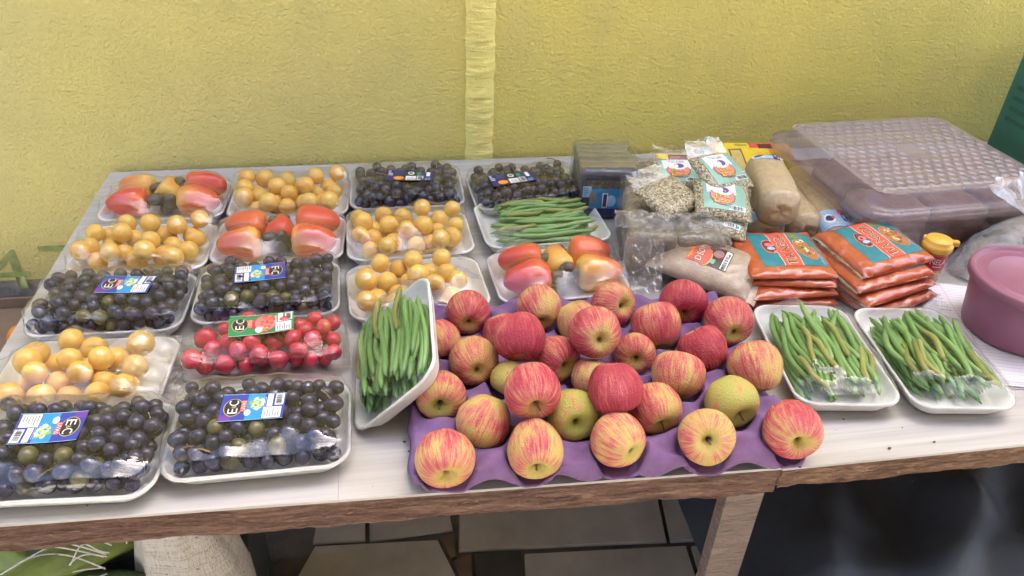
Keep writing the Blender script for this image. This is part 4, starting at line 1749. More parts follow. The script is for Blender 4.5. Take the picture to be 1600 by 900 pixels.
def lumpy_box(name, w, d, h, mat, parent, amp=.004, seed=0, freq=22, rad=.014, n=18, taper=0.0, loc=(0, 0, 0), rot=(0, 0, 0)):
    bm = bmesh.new()
    bmesh.ops.create_cube(bm, size=1)
    bmesh.ops.subdivide_edges(bm, edges=bm.edges[:], cuts=n, use_grid_fill=True)
    hw, hd, hh = w / 2 - rad, d / 2 - rad, h / 2 - rad
    for v in bm.verts:
        q_ = Vector((v.co.x * w, v.co.y * d, v.co.z * h))
        c = Vector((max(-hw, min(hw, q_.x)), max(-hd, min(hd, q_.y)), max(-hh, min(hh, q_.z))))
        n_ = (q_ - c)
        n_ = n_.normalized() if n_.length > 1e-6 else Vector((0, 0, 1))
        co = c + n_ * rad + n_ * amp * fbm(q_.x * freq + seed, q_.y * freq, q_.z * freq, 3)
        k = 1 - taper * (co.z / h + .5)
        v.co = Vector((co.x * k, co.y * k, max(co.z + h / 2, .0006)))
    return obj(name, from_bm(name, bm, mat, True), parent, loc, rot)


bale = thing("herb_bale", "bale of dried herb bricks in crumpled clear plastic under the seed packets", "herb bale", (.497, 1.155, TABLE + .0004), R(-13))
k = 0
for iy in range(3):
    for ix in range(2):
        lumpy_box("herb_brick", .076, .094, .076, M_HERB, bale, .005, k * 3, 40, .008, 8, 0, (-.0395 + .079 * ix, -.096 + .097 * iy, .001), (0, 0, R((k % 3 - 1) * 2)))
        k += 1
lumpy_box("wrapping", .172, .306, .088, M_CRUMP, bale, .006, 5, 30, .012, 34)


def flap(u, v):
    x = -.088 + .062 * u + .006 * fbm(v * 5, u * 4, 3)
    y = -.148 - .060 * v + .004 * fbm(u * 6, v * 3, 7)
    z = .082 * (1 - v) ** 1.4 + .004 + .010 * abs(fbm(u * 6, v * 6, 1)) + .008 * u
    return (x, y, z)


obj("loose_plastic", grid_me("loose_plastic", flap, 36, 26, M_CRUMP), bale)


def crest(u, v):
    a = u * .19 - .02
    x = a - .085 + .004 * fbm(u * 9, v * 4, 2)
    y = -.13 + .05 * v
    z = .086 + .016 * math.sin(v * math.pi) * (1 + .8 * fbm(u * 8, v * 3, 4)) + .003 * fbm(u * 20, v * 14, 2)
    return (x, y, z)


obj("loose_plastic", grid_me("loose_plastic", crest, 40, 14, M_CRUMP), bale)

# block of six standing packets wrapped in film, blue print in front
M_GRAN = simple("dark_granules", (.17, .145, .10), .6, .35, 130, .002, 240, col2=(.06, .05, .04))
M_PKSIDE = simple("dull_packet", (.28, .25, .15), .45, .2, 30, .001, 160, col2=(.17, .145, .085))
M_BLUEP = simple("dark_blue_packet", (.050, .075, .13), .35, .3, 20, .001, 90, col2=(.06, .05, .055))
M_BLKF = film_mat("block_film", .0030, (45, 45, 60), .10, haze=.05, hazecol=(.5, .48, .42), gain=1.2)
blk = thing("packet_block", "film wrapped block of standing packets with blue print, against the wall", "packet block", (.417, 1.300, TABLE + .0004), R(-6))
for i in range(6):
    lumpy_box("packet", .106, .0225, .095 - .001 * (i % 3), M_PKSIDE if i else M_BLUEP, blk, .0022, i * 4, 50, .006, 10, 0, (0, -.057 + .0235 * i, .0008), (R(-1), 0, R((i % 3 - 1) * 1.5)))
D = Design()
D.rect(-.047, .046, .046, .064, M_GRAN, 0)
D.rect(-.038, .006, .042, .047, INK['azure'], 1, .005, 0)
D.rect(-.045, -.012, .046, .006, INK['navy'], 1, .005, 0)
D.rect(-.052, .030, -.036, .052, INK['skyblue'], 1.4)
D.lines(-.050, .032, -.038, .050, INK['azure'], 4, 2)
D.disc(-.032, .030, .007, .012, INK['grey'], 2, 14)
D.rect(-.014, .008, -.004, .038, INK['white'], 2)
D.rect(-.0125, .010, -.0055, .036, INK['navy'], 2.6)
D.disc(.002, .022, .010, .012, INK['skyblue'], 1.8, 14)
D.drape("print", lambda x, y: ((x, -.0705 - .0015, y + .018), (0, -1, 0)), blk, off=.0012)
lumpy_box("wrapping", .114, .146, .102, M_BLKF, blk, .0035, 9, 40, .008, 24)

# grain tubes
M_GRIT = simple("corn_grit_bag", (.50, .385, .245), .42, .10, 90, .0016, 150, col2=(.40, .30, .185), coat=.2)


def grain_tube(label, p0, p1, r, seed, end_label=None, square=.5):
    p0, p1 = Vector(p0), Vector(p1)
    dv = p1 - p0
    L = dv.length
    root = thing("grain_bag", label, "grain bag", (p0 + p1) / 2, 0, "tube shaped bags of corn grits")
    x = dv.normalized()
    z = (Vector((0, 0, 1)) - x * x.z).normalized()
    y = z.cross(x)
    root.rotation_mode = 'QUATERNION'
    root.rotation_quaternion = Matrix((x, y, z)).transposed().to_quaternion()

    def rad(t):
        e = min(t, 1 - t) * L
        k = min(1, e / (r * .55))
        return r * (1 - (1 - k) ** 2.6 * .45) * (1 + .03 * math.sin(t * 9 + seed))

    def pt(t, a, off=0):
        s = 1 / (abs(math.cos(a)) ** 4 + abs(math.sin(a)) ** 4) ** .25
        rr = rad(t) * (s * square + (1 - square)) * (1 + .025 * fbm(math.cos(a) * 1.5 + seed, math.sin(a) * 1.5, t * 5)) + .0006 * fbm(a * 4, t * 40, seed) + off
        return ((t - .5) * L, rr * math.cos(a), rr * math.sin(a))
    n, seg = 40, 36
    vs_, fs = [], []
    for i in range(n + 1):
        for k in range(seg):
            vs_.append(pt(i / n, 2 * math.pi * k / seg))
    for i in range(n):
        for k in range(seg):
            a, b_ = i * seg + k, i * seg + (k + 1) % seg
            fs.append((a, a + seg, b_ + seg, b_))
    # folded ends: concentric rings drawn in with creases
    for sgn, base in ((-1, 0), (1, n * seg)):
        prev = base
        for j, (q_, dx) in enumerate(((.86, .004), (.55, .003), (.25, .001), (.02, .0))):
            st = len(vs_)
            for k in range(seg):
                bx, by, bz = vs_[base + k]
                cr_ = .0035 * abs(math.sin(2 * (2 * math.pi * k / seg) + .8)) * (1 if j else .3)
                vs_.append((bx + sgn * (dx - cr_), by * q_, bz * q_))
            for k in range(seg):
                f = (prev + k, st + k, st + (k + 1) % seg, prev + (k + 1) % seg)
                fs.append(f if sgn > 0 else f[::-1])
            prev = st
    obj("bag", mesh_data("bag", vs_, fs, M_GRIT), root)
    if end_label:
        t0, t1 = end_label
        D = Design()
        D.rect(t0, -1.6, t1, 1.6, INK['skyblue'], 0, .0)if False else None
        nseg = 16
        vs2, fs2 = [], []
        W = (t1 - t0)

        def pr(u0, u1, a0, a1, mat, layer, nu=4, na=10):
            v2 = [(u0 + (u1 - u0) * i / nu, a0 + (a1 - a0) * j / na) for j in range(na + 1) for i in range(nu + 1)]
            f2 = [(j * (nu + 1) + i, j * (nu + 1) + i + 1, (j + 1) * (nu + 1) + i + 1, (j + 1) * (nu + 1) + i) for j in range(na) for i in range(nu)]
            D._add(v2, f2, mat, layer)
        pr(t0, t1, 1.0 if end_label[0] < .2 else .35, 2.75 if end_label[0] > .2 else 2.3, INK['skyblue'], 0, 6, 18)
        pr(t0, t1, 1.0 if t0 < .2 else .80, 1.35, INK['navy'], 1)
        if t0 > .2:
            pr(t0 + W * .1, t1 - W * .1, .42, .72, INK['cream'], 1)
            pr(t0 + W * .3, t1 - W * .05, .35, .78, INK['azure'], 1.5)
        D.disc(t0 + W * .55, 2.05, W * .28, .30, INK['white'], 1, 14)
        D.disc(t0 + W * .55, 2.05, W * .18, .20, INK['navy'], 2, 12)
        D.disc(t0 + W * .5, 1.85, W * .1, .1, INK['pinkred'], 3, 10)
        D.text("Tia", t0 + W * .62, 1.06, W * .55, .42, INK['white'], 3)
        pr(t0 + W * .05, t0 + W * .25, 1.2, 1.45, INK['pinkred'], 2)

        def fn(t, a):
            q_ = pt(t, a)
            e = .01
            ta = Vector(pt(t, a + e)) - Vector(q_)
            tt = Vector(pt(min(1, t + e), a)) - Vector(pt(max(0, t - e), a))
            return q_, ta.cross(tt).normalized()
        D.drape("label", fn, root, off=.0008)
    return root


def TP(px, py, z):
    return T(px, py, z)


grain_tube("lower left grit bag with blue label end beside the seed packets", TP(1172, 292, .035), TP(1196, 366, .035), .034, 51, (.72, .97))
grain_tube("middle grit bag under the top one, its plain end showing", TP(1215, 300, .032), TP(1262, 362, .032), .032, 52)
grain_tube("topmost short fat grit bag with folded square end facing viewer", TP(1190, 264, .094), TP(1220, 332, .086), .037, 53, (.04, .17), .6)
grain_tube("long thin grit bag at the right, blue label end toward the viewer", TP(1246, 275, .034), TP(1312, 378, .030), .031, 54, (.76, .97))
# flat yellow and orange packet behind the tubes
M_ORP = simple("orange_packet", (.72, .33, .045), .35, .1, 20, .0006, 90, coat=.4)
fp = thing("flat_packet", "flat yellow and orange packet lying behind the grit bags by the wall", "flat packet", (.775, 1.372, TABLE + .012), R(-6))
fp.rotation_euler = (R(14), 0, R(-6))
o, surf = pillow("packet", .175, .17, .026, M_ORP, fp, 61, .045, M_CLEARP, 5, .0015)
D = Design()
D.rect(-.080, -.07, .030, .076, INK['yellow'], 0, .006)
D.rect(-.010, .054, .045, .076, INK['pinkred'], 1, .006)
D.rect(.010, .052, .040, .070, INK['maroon'], 2, .006)
D.rect(-.058, -.06, -.030, .05, INK['brown'], 1, .006)
D.rect(-.055, -.056, -.033, .046, INK['gold'], 2, .006)
D.lines(-.04, .060, -.012, .072, INK['brown'], 3, 1, True, 2)
D.lines(.055, -.07, .062, .02, INK['brown'], 2, 1, False, 6)
D.drape("print", surf, fp, off=.0006)
p = T(1056, 253, .06)
yp = thing("yellow_packet", "small yellow and maroon packet peeking out behind the seed heap", "packet", (p.x, p.y, TABLE + .030), R(-8))
yp.rotation_euler = (R(40), 0, R(-8))
o, surf = pillow("packet", .075, .085, .02, INK['yellow'], yp, 66, .006, M_CLEARP, 5, .001)
D = Design()
D.rect(-.014, -.03, .034, .038, INK['maroon'], 0, .006)
D.lines(-.010, .018, .030, .034, INK['pink'], 3, 1, True, 2)
D.drape("print", surf, yp, off=.0006)
p = T(1022, 262, .05)
bp = thing("brown_bag", "small brown plastic bag by the wall between packet block and seeds", "bag", (p.x, p.y, TABLE + .0006), R(10))
lumpy_box("bag", .09, .05, .065, simple("brown_bag_plastic", (.20, .115, .075), .4, .2, 40, .002, 90, coat=.4), bp, .008, 14, 28, .02, 14, .25)

# ------------------------------------------------------------------ clear lidded bin with brown sugar slabs
M_BIN = film_mat("clear_bin_plastic", .0022, (150, 150, 5), .18, haze=.08, hazecol=(.36, .28, .33), gain=.8, tint=(.90, .86, .90))
M_LID = film_mat("frosted_lid_plastic", .0001, (20, 20, 20), .22, haze=.52, hazecol=(.44, .37, .40), gain=1.6, tint=(.86, .80, .85), even=True)
M_RIM = film_mat("frosted_rim_plastic", .0006, (60, 60, 60), .2, haze=.24, hazecol=(.52, .45, .52), gain=1.3, tint=(.86, .80, .86), even=True)
M_SLAB = simple("brown_sugar", (.30, .165, .098), .6, .22, 45, .003, 150, col2=(.19, .10, .062))
bc = Vector((.995, 1.215, TABLE + .0005))
bw, bd, bh = .410, .372, .100
bin_ = thing("plastic_bin", "wide clear plastic bin with honeycomb patterned lid, full of brown slabs", "plastic bin", bc, R(3))


def shell(name, prof, rr, mat, parent, w, d, ribs=0):
    base = rrect(w / 2, d / 2, rr)
    n = len(base)
    vs_, fs = [], []
    for off, z in prof:
        sx, sy = (w / 2 + off) / (w / 2), (d / 2 + off) / (d / 2)
        for i, (x, y) in enumerate(base):
            vs_.append((x * sx, y * sy, z))
    for i in range(len(prof) - 1):
        for k in range(n):
            a, b_ = i * n + k, i * n + (k + 1) % n
            fs.append((a, b_, b_ + n, a + n))
    L = (len(prof) - 1) * n
    if ribs != 'open':
        fs.append(tuple(L + k for k in range(n)))
    return obj(name, mesh_data(name, vs_, fs, mat, True), parent)


shell("tub", [(0, .088), (-.004, .080), (-.008, .060), (-.022, .012), (-.027, .003), (-.034, .001)], .045, M_BIN, bin_, bw, bd)

def lid():
    shell("lid_rim", [(.002, .080), (.004, .086), (.003, .096), (-.010, .0985), (-.014, .1), (-.018, .106), (-.026, .122), (-.030, .1245)], .05, M_RIM, bin_, bw, bd, 'open')
    NU, NV = 210, 190
    W, D_ = bw - .060, bd - .060

    def fn(u, v):
        x, y = (u - .5) * W, (v - .5) * D_
        # rounded corners
        qx, qy = abs(x) - (W / 2 - .022), abs(y) - (D_ / 2 - .022)
        if qx > 0 and qy > 0:
            L = math.hypot(qx, qy)
            if L > .022:
                x = math.copysign(W / 2 - .022 + qx / L * .022, x)
                y = math.copysign(D_ / 2 - .022 + qy / L * .022, y)
        z = .1245
        if abs(x) < W / 2 - .012 and abs(y) < D_ / 2 - .012 and not (abs(x) < .022 and abs(y) < .035):
            a = .0215
            ds = []
            row = y / (a * .866)
            for r_ in (math.floor(row) - 1, math.floor(row), math.floor(row) + 1, math.floor(row) + 2):
                ox = (r_ % 2) * .5
                k_ = round(x / a - ox)
                for kk in (k_ - 1, k_, k_ + 1):
                    ds.append(math.hypot(x - (kk + ox) * a, y - r_ * a * .866))
            ds.sort()
            z += .0030 * max(0, 1 - (ds[1] - ds[0]) / .0085)
        elif abs(x) < .022 and abs(y) < .035:
            z += .0008
        return (x, y, z)
    return obj("lid", grid_me("lid", fn, NU, NV, M_LID), bin_)


lid()
rs = random.Random(12)
slabspots = []
for iy in range(3):
    for ix in range(3):
        slabspots.append((-.115 + .115 * ix, -.112 + .108 * iy, .004, 0))
slabspots += [(-.112, -.108, .041, 1), (.0, -.112, .041, 1), (.112, -.108, .041, 1), (-.110, .0, .041, 1), (.005, .002, .041, 1), (.11, .01, .041, 1)]
slabspots = [(x * 1.06, y * 1.06, z * 1.18 + .001, up) for x, y, z, up in slabspots]
SL = ["brown sugar slab at the bottom front left of the clear bin", "brown sugar slab at the bottom front middle of the clear bin", "brown sugar slab at the bottom front right of the clear bin",
      "brown sugar slab at the bottom left side of the clear bin", "brown sugar slab in the bottom centre of the clear bin", "brown sugar slab at the bottom right side of the clear bin",
      "brown sugar slab at the bottom back left of the clear bin", "brown sugar slab at the bottom back middle of the clear bin", "brown sugar slab at the bottom back right of the clear bin",
      "upper brown sugar slab at the front left corner of the clear bin", "upper brown sugar slab at the front middle of the clear bin", "upper brown sugar slab at the front right of the clear bin",
      "upper brown sugar slab along the left side of the clear bin", "upper brown sugar slab in the centre under the honeycomb lid", "upper brown sugar slab along the right side of the clear bin"]
for i, ((x, y, z, up), lab) in enumerate(zip(slabspots, SL)):
    c3, s3 = math.cos(R(3)), math.sin(R(3))
    s = thing("sugar_slab", lab, "sugar slab", (bc.x + x * c3 - y * s3, bc.y + x * s3 + y * c3, TABLE + z), R(3 + rs.uniform(-7, 7)), "brown sugar slabs in the clear bin")
    lumpy_box("slab", .110 + rs.uniform(-.008, .008), .098, .042, M_SLAB, s, .005, i * 3 + 1, 30, .007, 10, .06)

# green box behind the bin
M_GRN = simple("dark_green_card", (.035, .155, .105), .6, .12, 12, .0006, 200)
M_CARD = simple("brown_card", (.36, .19, .12), .75, .15, 14, .0006, 160)
gb = thing("green_box", "dark green cardboard box with torn brown rim, right of the clear bin", "cardboard box", (1.512, 1.26, TABLE + .0006), R(-2))
H = .245
obj("side_panel", box_me("side_panel", (.005, .30, H), M_GRN, .001, (-.175, 0, H / 2)), gb)
obj("side_panel", box_me("side_panel", (.005, .30, H), M_GRN, .001, (.175, 0, H / 2)), gb)
obj("end_panel", box_me("end_panel", (.344, .005, H - .002), M_GRN, .001, (0, .146, H / 2)), gb)
obj("end_panel", box_me("end_panel", (.344, .005, H - .002), M_GRN, .001, (0, -.146, H / 2)), gb)
obj("base", box_me("base", (.343, .285, .004), M_CARD, .001, (0, 0, .003)), gb)


def torn(u, v):
    y = -.148 + .296 * u
    z = H - .012 + v * (.085 + .02 * fbm(u * 6, 0, 3)) + .010 * (1 - v) * fbm(u * 9, 2, 1)
    return (-.1785 - .004 * math.sin(v * 2) - .006 * v, y, z)


fl = obj("torn_rim", grid_me("torn_rim", torn, 30, 8, M_CARD), gb)
D = Design()
M_GPR = simple("faded_box_print", (.022, .10, .072), .7, .1, 30)
D.lines(-.13, .08, .10, .17, M_GPR, 4, 0, True, 4)
D.drape("print", lambda x, y: ((-.1776, -x, y + .02), (-1, 0, 0)), gb, off=.0008)

# ------------------------------------------------------------------ jar, lidded tub, notebook, bags
jp = T(1446, 444, 0)
jar = thing("spice_jar", "small spice jar with yellow flip lid and red label", "spice jar", (jp.x + .006, jp.y + .014, TABLE + .0005), R(0))
M_JAR = simple("clear_jar_powder", (.42, .23, .08), .25, .2, 60, .0004, 200, coat=.8)
M_YEL = simple("yellow_plastic", (.72, .42, .06), .38, .04, 30, .0002, 200, spec=.5)
obj("body", lathe("body", [(.002, .0005), (.0175, .0005), (.0195, .002), (.0200, .006), (.0215, .058), (.0205, .063), (.0170, .066), (.002, .066)], M_JAR, 32), jar)
obj("label", lathe("label", [(.0209, .030), (.0217, .058)], INK['red'], 40), jar)
obj("lid", lathe("lid", [(.019, .062), (.0235, .0625), (.0242, .064), (.0242, .071), (.0228, .0735), (.0215, .0745), (.0208, .079), (.0195, .081), (.001, .0818)], M_YEL, 40), jar)
bm = bmesh.new()
box_bm(bm, (.0235, -.009, .0755), (.012, .010, .009), Matrix.Rotation(R(-20), 3, 'Z'), .002)
box_bm(bm, (-.016, .014, .0765), (.010, .006, .006), Matrix.Rotation(R(45), 3, 'Z'), .0015)
obj("lid_tab", from_bm("lid_tab", bm, M_YEL, True), jar)
D = Design()
D.text("NELA", -1.78, .0475, 1.15, .0105, INK['white'], 0)
D.rect(-2.1, .0375, -1.45, .039, INK['white'], 0, .2)
D.drape("lettering", lambda a, z: ((.0216 * math.cos(a), .0216 * math.sin(a), z), (math.cos(a), math.sin(a), 0)), jar, off=.0007)

M_TUB = simple("mauve_plastic", (.25, .090, .15), .42, .04, 30, .0002, 300, spec=.45, sss=.05)
tp = Vector((.948, .812, TABLE + .0075))
tub = thing("lidded_tub", "round mauve plastic tub with matching lid, standing on the notebook", "plastic tub", tp)
obj("tub_body", lathe("tub_body", [(.001, 0), (.070, 0), (.0735, .002), (.0750, .006), (.0850, .080), (.0845, .084)], M_TUB, 72), tub)
obj("lid", lathe("lid", [(.0855, .0825), (.0905, .083), (.0922, .0845), (.0925, .094), (.0915, .0965), (.0885, .0975), (.0855, .0965), (.0835, .0925), (.081, .0915), (.0675, .0915), (.066, .0925), (.0650, .0925), (.0635, .0905), (.001, .0902)], M_TUB, 72), tub)
D = Design()
wh = simple("rubbed_white_print", (.62, .52, .57), .5, .3, 250)
D.text("23 10", .003, .010, .028, .0055, wh, 0)
D.text("GORGE", .003, .001, .030, .0060, wh, 0)
D.drape("date_mark", lambda x, y: ((x - .012, y - .012, .0904), (0, 0, 1)), tub, off=.0004)


def paper_mat():
    b = NB("ruled_paper")
    v = b.coords()
    sx = b.n('SeparateXYZ')
    b.l(v, sx.inputs[0])
    f = b.math('FRACT', b.math('MULTIPLY', sx.outputs[1], 125.0))
    ln = b.math('LESS_THAN', b.math('ABSOLUTE', b.math('SUBTRACT', f, .5)), .06)
    c = b.mix(b.math('MULTIPLY', ln, .6), (.72, .68, .72), (.38, .36, .50))
    mg = b.math('LESS_THAN', b.math('ABSOLUTE', b.math('ADD', sx.outputs[0], .078)), .0006)
    c = b.mix(b.math('MULTIPLY', mg, .7), c, (.62, .25, .28))
    b.set(Base_Color=c, Roughness=.8)
    return b.m


M_PAPER = paper_mat()
M_SCRIB = simple("pencil_grey", (.34, .32, .36), .8)
nb = thing("notebook", "ruled paper notebook with fanned pages lying under the mauve tub", "notebook", (.945, .800, TABLE + .0006), R(-14))
for i in range(6):
    def pg(u, v, i=i):
        x = -.105 + .21 * u
        y = -.125 + .25 * v
        return (x, y, .0008 * i + .0035 * (1 - u) ** 3 * (i / 5) * (.5 + v * .8) + .0005 * fbm(u * 3, v * 3, i))
    o = obj("page", grid_me("page", pg, 14, 14, M_PAPER), nb, (-.006 + .0024 * i, .003 * (i % 3), 0), (0, 0, R(2.4 - i * .8)))
D = Design()
for i in range(5):
    q_ = random.Random(i)
    x = -.098
    for k in range(4):
        D.rect(x, .045 + .011 * i, x + q_.uniform(.002, .004), .0462 + .011 * i + q_.uniform(0, .002), M_SCRIB, 0)
        x += .0045
D.drape("pencil_marks", lambda x, y: ((x - .001, y, .0082 + max(0, .0035 * ((-x) / .105 - .3))), (0, 0, 1)), nb, off=.0006)

# knotted clear bag with brown rolls
kb = thing("knotted_bag", "clear plastic bag of brown rolls, knotted and flaring at its neck", "plastic bag", (T(1560, 408, .02).x + .03, T(1560, 408, .02).y + .012, TABLE + .0006), R(8))
M_ROLL = simple("brown_roll", (.30, .185, .12), .55, .2, 40, .002, 90, col2=(.21, .12, .08))
for x, y, z, s, a in ((-.062, -.008, 0, 1, 20), (.0, -.014, 0, 1.1, -12), (.068, .0, 0, 1.05, 30), (-.02, .028, .0, 1, 5), (.03, .012, .030, 1, -24)):
    lumpy_box("roll", .072 * s, .048 * s, .036 * s, M_ROLL, kb, .004, x * 90, 30, .016, 10, .1, (x, y, z + .002), (0, 0, R(a)))


def bagbody(u, v):
    a = u * 2 * math.pi
    t = v
    rr = (1 - t) ** .42
    w = 1 + .08 * fbm(math.cos(a) * 2, math.sin(a) * 2, t * 4, 3)
    x = .118 * rr * math.cos(a) * w + .035 * t
    y = .062 * rr * math.sin(a) * w + .010 * t
    z = .004 + .083 * t ** .8 + .004 * fbm(math.cos(a) * 6, math.sin(a) * 6, t * 7, 8) * (1 - t)
    return (x, y, max(z, .0008))


def neck(u, v):
    a = u * 2 * math.pi
    t = v
    r = .012 + .058 * t ** 1.1
    w = 1 + .30 * fbm(math.cos(a) * 2.2, math.sin(a) * 2.2, t * 2, 2) + .10 * math.cos(a * 9)
    return (.036 + r * w * math.cos(a) * 1.2 - .030 * t, .011 + r * .6 * w * math.sin(a), .086 + .070 * t + .016 * fbm(math.cos(a) * 2, math.sin(a) * 2, 4, 2) * t)


obj("bag", grid_me("bag", bagbody, 60, 30, M_MILKY), kb)
obj("bag_neck", grid_me("bag_neck", neck, 60, 22, M_MILKY), kb)

# ------------------------------------------------------------------ below the table
M_TARP = None


def tarp():
    b = NB("black_plastic_sheet")
    v = b.coords()
    nz = b.noise(v, 5, 4, .6, .4)
    du = b.ramp(b.noise(v, 160, 2), [(.72, (0,) * 3), (.76, (1,) * 3)])
    c = b.ramp(nz, [(.3, (.020, .026, .040)), (.7, (.036, .046, .068))])
    c = b.mix(b.math('MULTIPLY', du, .3), c, (.25, .24, .22))
    b.set(Base_Color=c, Roughness=.55, Specular_IOR_Level=.4, Normal=b.bump(b.noise(v, 14, 3), .003))

    def fn(u, v_):
        x = .48 + 1.9 * u
        y = .30 + .95 * v_
        z = .46 - 1.5 * max(0, .62 - y) ** 1.3 - .10 * max(0, y - .95)
        z -= .9 * max(0, .60 - x) ** 1.1
        # long soft folds
        for cx, sl, a_, wd in ((.70, .5, .035, .05), (.98, .9, .045, .06), (1.3, .4, .04, .08), (.84, -.5, .03, .05)):
            dd = (x - cx) - sl * (y - .8)
            z += a_ * math.exp(-(dd / wd) ** 2)
        z += .020 * fbm(x * 3, y * 3, 4) + .012 * abs(fbm(x * 7 + y * 3, y * 5 - x * 2, 9)) + .006 * fbm(x * 16, y * 9, 2)
        return (x, y, max(z, .004 + .003 * u))
    return grid_me("plastic_sheet", fn, 90, 60, b.m)


thing("plastic_sheet", "dark blue black plastic sheet draped over goods below the table's right", "plastic sheet", (0, 0, 0), 0, None, tarp())

# woven sack, mouth tied, with frayed threads


def sack_mat():
    b = NB("white_woven_plastic")
    v = b.coords()
    a = b.noise(b.mapping(v, (330, 330, 16)), 1.0, 2)
    c_ = b.noise(b.mapping(v, (14, 14, 420)), 1.0, 2)
    c = b.ramp(b.math('ADD', b.math('MULTIPLY', a, .5), b.math('MULTIPLY', c_, .5)), [(.32, (.36, .31, .26)), (.5, (.58, .53, .47)), (.7, (.68, .64, .58))])
    ho = b.ramp(b.noise(b.mapping(v, (150, 150, 210), loc=(2, 5, 1)), 1.0, 1), [(.70, (0,) * 3), (.73, (1,) * 3)])
    c = b.mix(b.math('MULTIPLY', ho, .75), c, (.04, .035, .03))
    h = b.math('ADD', a, c_)
    b.set(Base_Color=c, Roughness=.55, Normal=b.bump(h, .0022))
    return b.m


sc_ = T(290, 868, -.36)
sack = thing("woven_sack", "white woven plastic sack with frayed threads, standing below the table", "sack", (sc_.x - .036, sc_.y + .055, .0095))


def sk(p, a):
    x, y, z = p
    k = .60 + .07 * fbm(math.cos(a) * 1.6, math.sin(a) * 1.6, z * 5, 3) + .03 * math.cos(a * 7 + z * 9) * min(1, z * 3)
    return (x * k + .02 * math.sin(z * 6), y * k * .8, z)


M_SACK = sack_mat()
obj("sack_body", lathe("sack_body", [(.01, 0), (.13, 0), (.165, .03), (.175, .12), (.16, .24), (.135, .33), (.108, .385), (.082, .425), (.055, .452), (.030, .468), (.01, .475)], M_SACK, 60, True, sk), sack)
M_THR = simple("white_plastic_strand", (.66, .64, .62), .4, .1, 200)
rs = random.Random(9)
anchors_ = [((-.075, -.04, .40), (-.30, -.03, .33)), ((-.08, -.05, .38), (-.38, -.04, .40)), ((-.09, -.05, .36), (-.26, -.08, .30)), ((-.07, -.045, .41), (-.16, -.06, .45)), ((-.08, -.05, .39), (-.17, -.05, .37)),
            ((-.085, -.05, .37), (-.42, -.02, .33)), ((-.04, -.06, .43), (-.02, -.075, .47)), ((.0, -.06, .44), (.015, -.08, .475)), ((-.09, -.05, .35), (-.14, -.07, .33)), ((-.075, -.05, .40), (-.12, -.07, .43)), ((-.09, -.05, .36), (-.20, -.06, .42))]
for p0, p1 in anchors_:
    p0, p1 = Vector(p0), Vector(p1)
    path = []
    L = (p1 - p0).length
    for i in range(21):
        t = i / 20
        q_ = p0.lerp(p1, t)
        q_ += Vector((0, .012 * math.sin(t * 5 + L * 90) * t, (.06 * math.sin(t * math.pi * 1.15 + L) * (L / .3) + .010 * math.sin(t * 7 + L * 60) * t)))
        path.append(q_)
    v, f = tube(path, .0013 if L > .1 else .0011, 5)
    obj("strand", mesh_data("strand", v, f, M_THR), sack)

# ears of green corn in a crate below the left end of the table
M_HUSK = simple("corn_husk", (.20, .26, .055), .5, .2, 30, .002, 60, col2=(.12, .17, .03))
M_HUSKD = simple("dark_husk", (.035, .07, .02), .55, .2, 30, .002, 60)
M_BAG2 = simple("grey_plastic_bag", (.24, .25, .235), .4, .12, 12, .002, 30)
crate = thing("produce_crate", "low dark crate of green corn below the table's left end", "crate", (-.545, .93, .009), R(4))
M_CR = simple("dark_crate_plastic", (.04, .045, .05), .5, .1, 20)
for nm, s, c in (("side_panel", (.52, .012, .26), (0, -.17, .13)), ("side_panel", (.52, .012, .26), (0, .17, .13)), ("end_panel", (.012, .326, .258), (-.254, 0, .13)), ("end_panel", (.012, .326, .258), (.254, 0, .13)), ("base", (.494, .326, .01), (0, 0, .012))):
    obj(nm, box_me(nm, s, M_CR, .003, c), crate)


def ear_me(mat):
    prof = [(.004, -.13), (.018, -.11), (.028, -.06), (.030, 0), (.026, .06), (.018, .10), (.013, .125), (.016, .135), (.012, .15), (.003, .152)]
    return lathe("corn_ear", prof, mat, 20, True, lambda p, a: (p[0] * (1 + .10 * math.cos(a * 5) * (p[2] < .11)) + .01 * math.sin(p[2] * 9), p[1] * (1 + .1 * math.cos(a * 5)), p[2]))


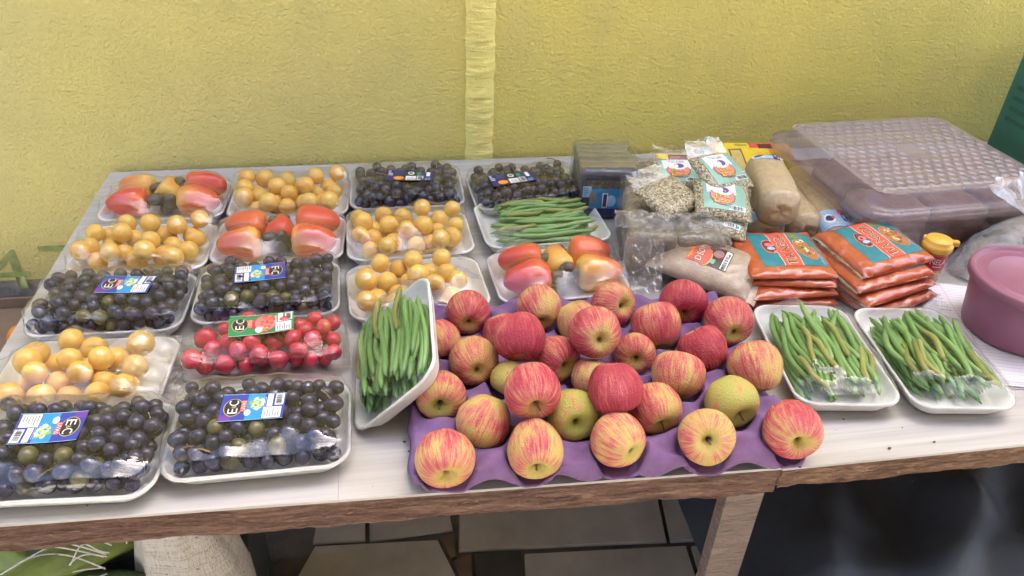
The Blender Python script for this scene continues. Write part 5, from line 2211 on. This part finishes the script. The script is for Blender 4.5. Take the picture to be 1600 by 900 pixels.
E1, E2 = ear_me(M_HUSK), ear_me(M_HUSKD)
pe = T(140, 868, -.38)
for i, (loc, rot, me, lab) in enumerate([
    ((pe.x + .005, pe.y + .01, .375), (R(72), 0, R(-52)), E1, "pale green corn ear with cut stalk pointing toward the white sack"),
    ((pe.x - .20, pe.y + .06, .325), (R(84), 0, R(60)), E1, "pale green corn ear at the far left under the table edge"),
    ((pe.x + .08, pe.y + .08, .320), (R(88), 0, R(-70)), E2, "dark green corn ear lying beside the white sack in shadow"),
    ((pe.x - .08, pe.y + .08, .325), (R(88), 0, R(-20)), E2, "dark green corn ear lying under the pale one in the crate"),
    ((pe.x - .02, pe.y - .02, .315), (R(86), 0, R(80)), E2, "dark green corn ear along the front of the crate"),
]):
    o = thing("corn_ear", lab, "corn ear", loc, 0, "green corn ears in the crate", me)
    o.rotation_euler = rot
gbag = thing("grey_bag", "greyish plastic bag bunched behind the corn under the table", "plastic bag", (pe.x - .02, pe.y + .13, .27))
lumpy_box("bag", .34, .14, .16, M_BAG2, gbag, .025, 3, 9, .05, 16, .2)

# box of oranges on the floor beside the left end of the table
M_BOXP = simple("brown_carton", (.22, .15, .10), .8, .12, 12, .0006, 120)
op = CF * F_PX + CR * (38 - 800) - CU * (527 - 450)
op = CAM + op * (1.33 / op.y)
ob = thing("carton", "brown open carton with a small orange, left of the table by the wall", "carton", (op.x - .10, 1.33, .008))
hb = op.z - .012
for nm, s, c in (("side_panel", (.42, .006, hb), (0, -.15, hb / 2)), ("side_panel", (.42, .006, hb), (0, .15, hb / 2)), ("end_panel", (.006, .29, hb - .002), (-.205, 0, hb / 2)), ("end_panel", (.006, .29, hb - .002), (.205, 0, hb / 2)), ("base", (.40, .288, .005), (0, 0, .004)), ("raised_base", (.40, .288, .005), (0, 0, hb - .024))):
    obj(nm, box_me(nm, s, M_BOXP, .001, c), ob)
M_ORANGE = fruit_mat("orange_skin", [(.3, (.62, .16, .02)), (.7, (.72, .24, .03))], .4, 2)
OR = ball_me("orange", M_ORANGE, 3, .95, .05, .02, 2)
o = thing("orange", "small orange lying on the carton left of the table", "orange", op, 1.0, None, OR)
o.scale = (.030,) * 3

# crumbs scattered on the table
bm = bmesh.new()
for px, py in [(830, 742), (660, 620), (632, 690), (1010, 447), (1318, 655), (1390, 700), (510, 470), (985, 740), (915, 748), (136, 790), (1460, 690), (1600 - 190, 668), (1250, 745 - 15), (640, 705)]:
    p = T(px, py, .0008)
    bmesh.ops.create_icosphere(bm, subdivisions=1, radius=rnd.uniform(.0008, .0018), matrix=Matrix.Translation(p) @ Matrix.Diagonal((1.6, 1, .7, 1)))
cr_ = obj("crumbs", from_bm("crumbs", bm, simple("crumb", (.10, .07, .05), .8)))
cr_['kind'] = 'stuff'
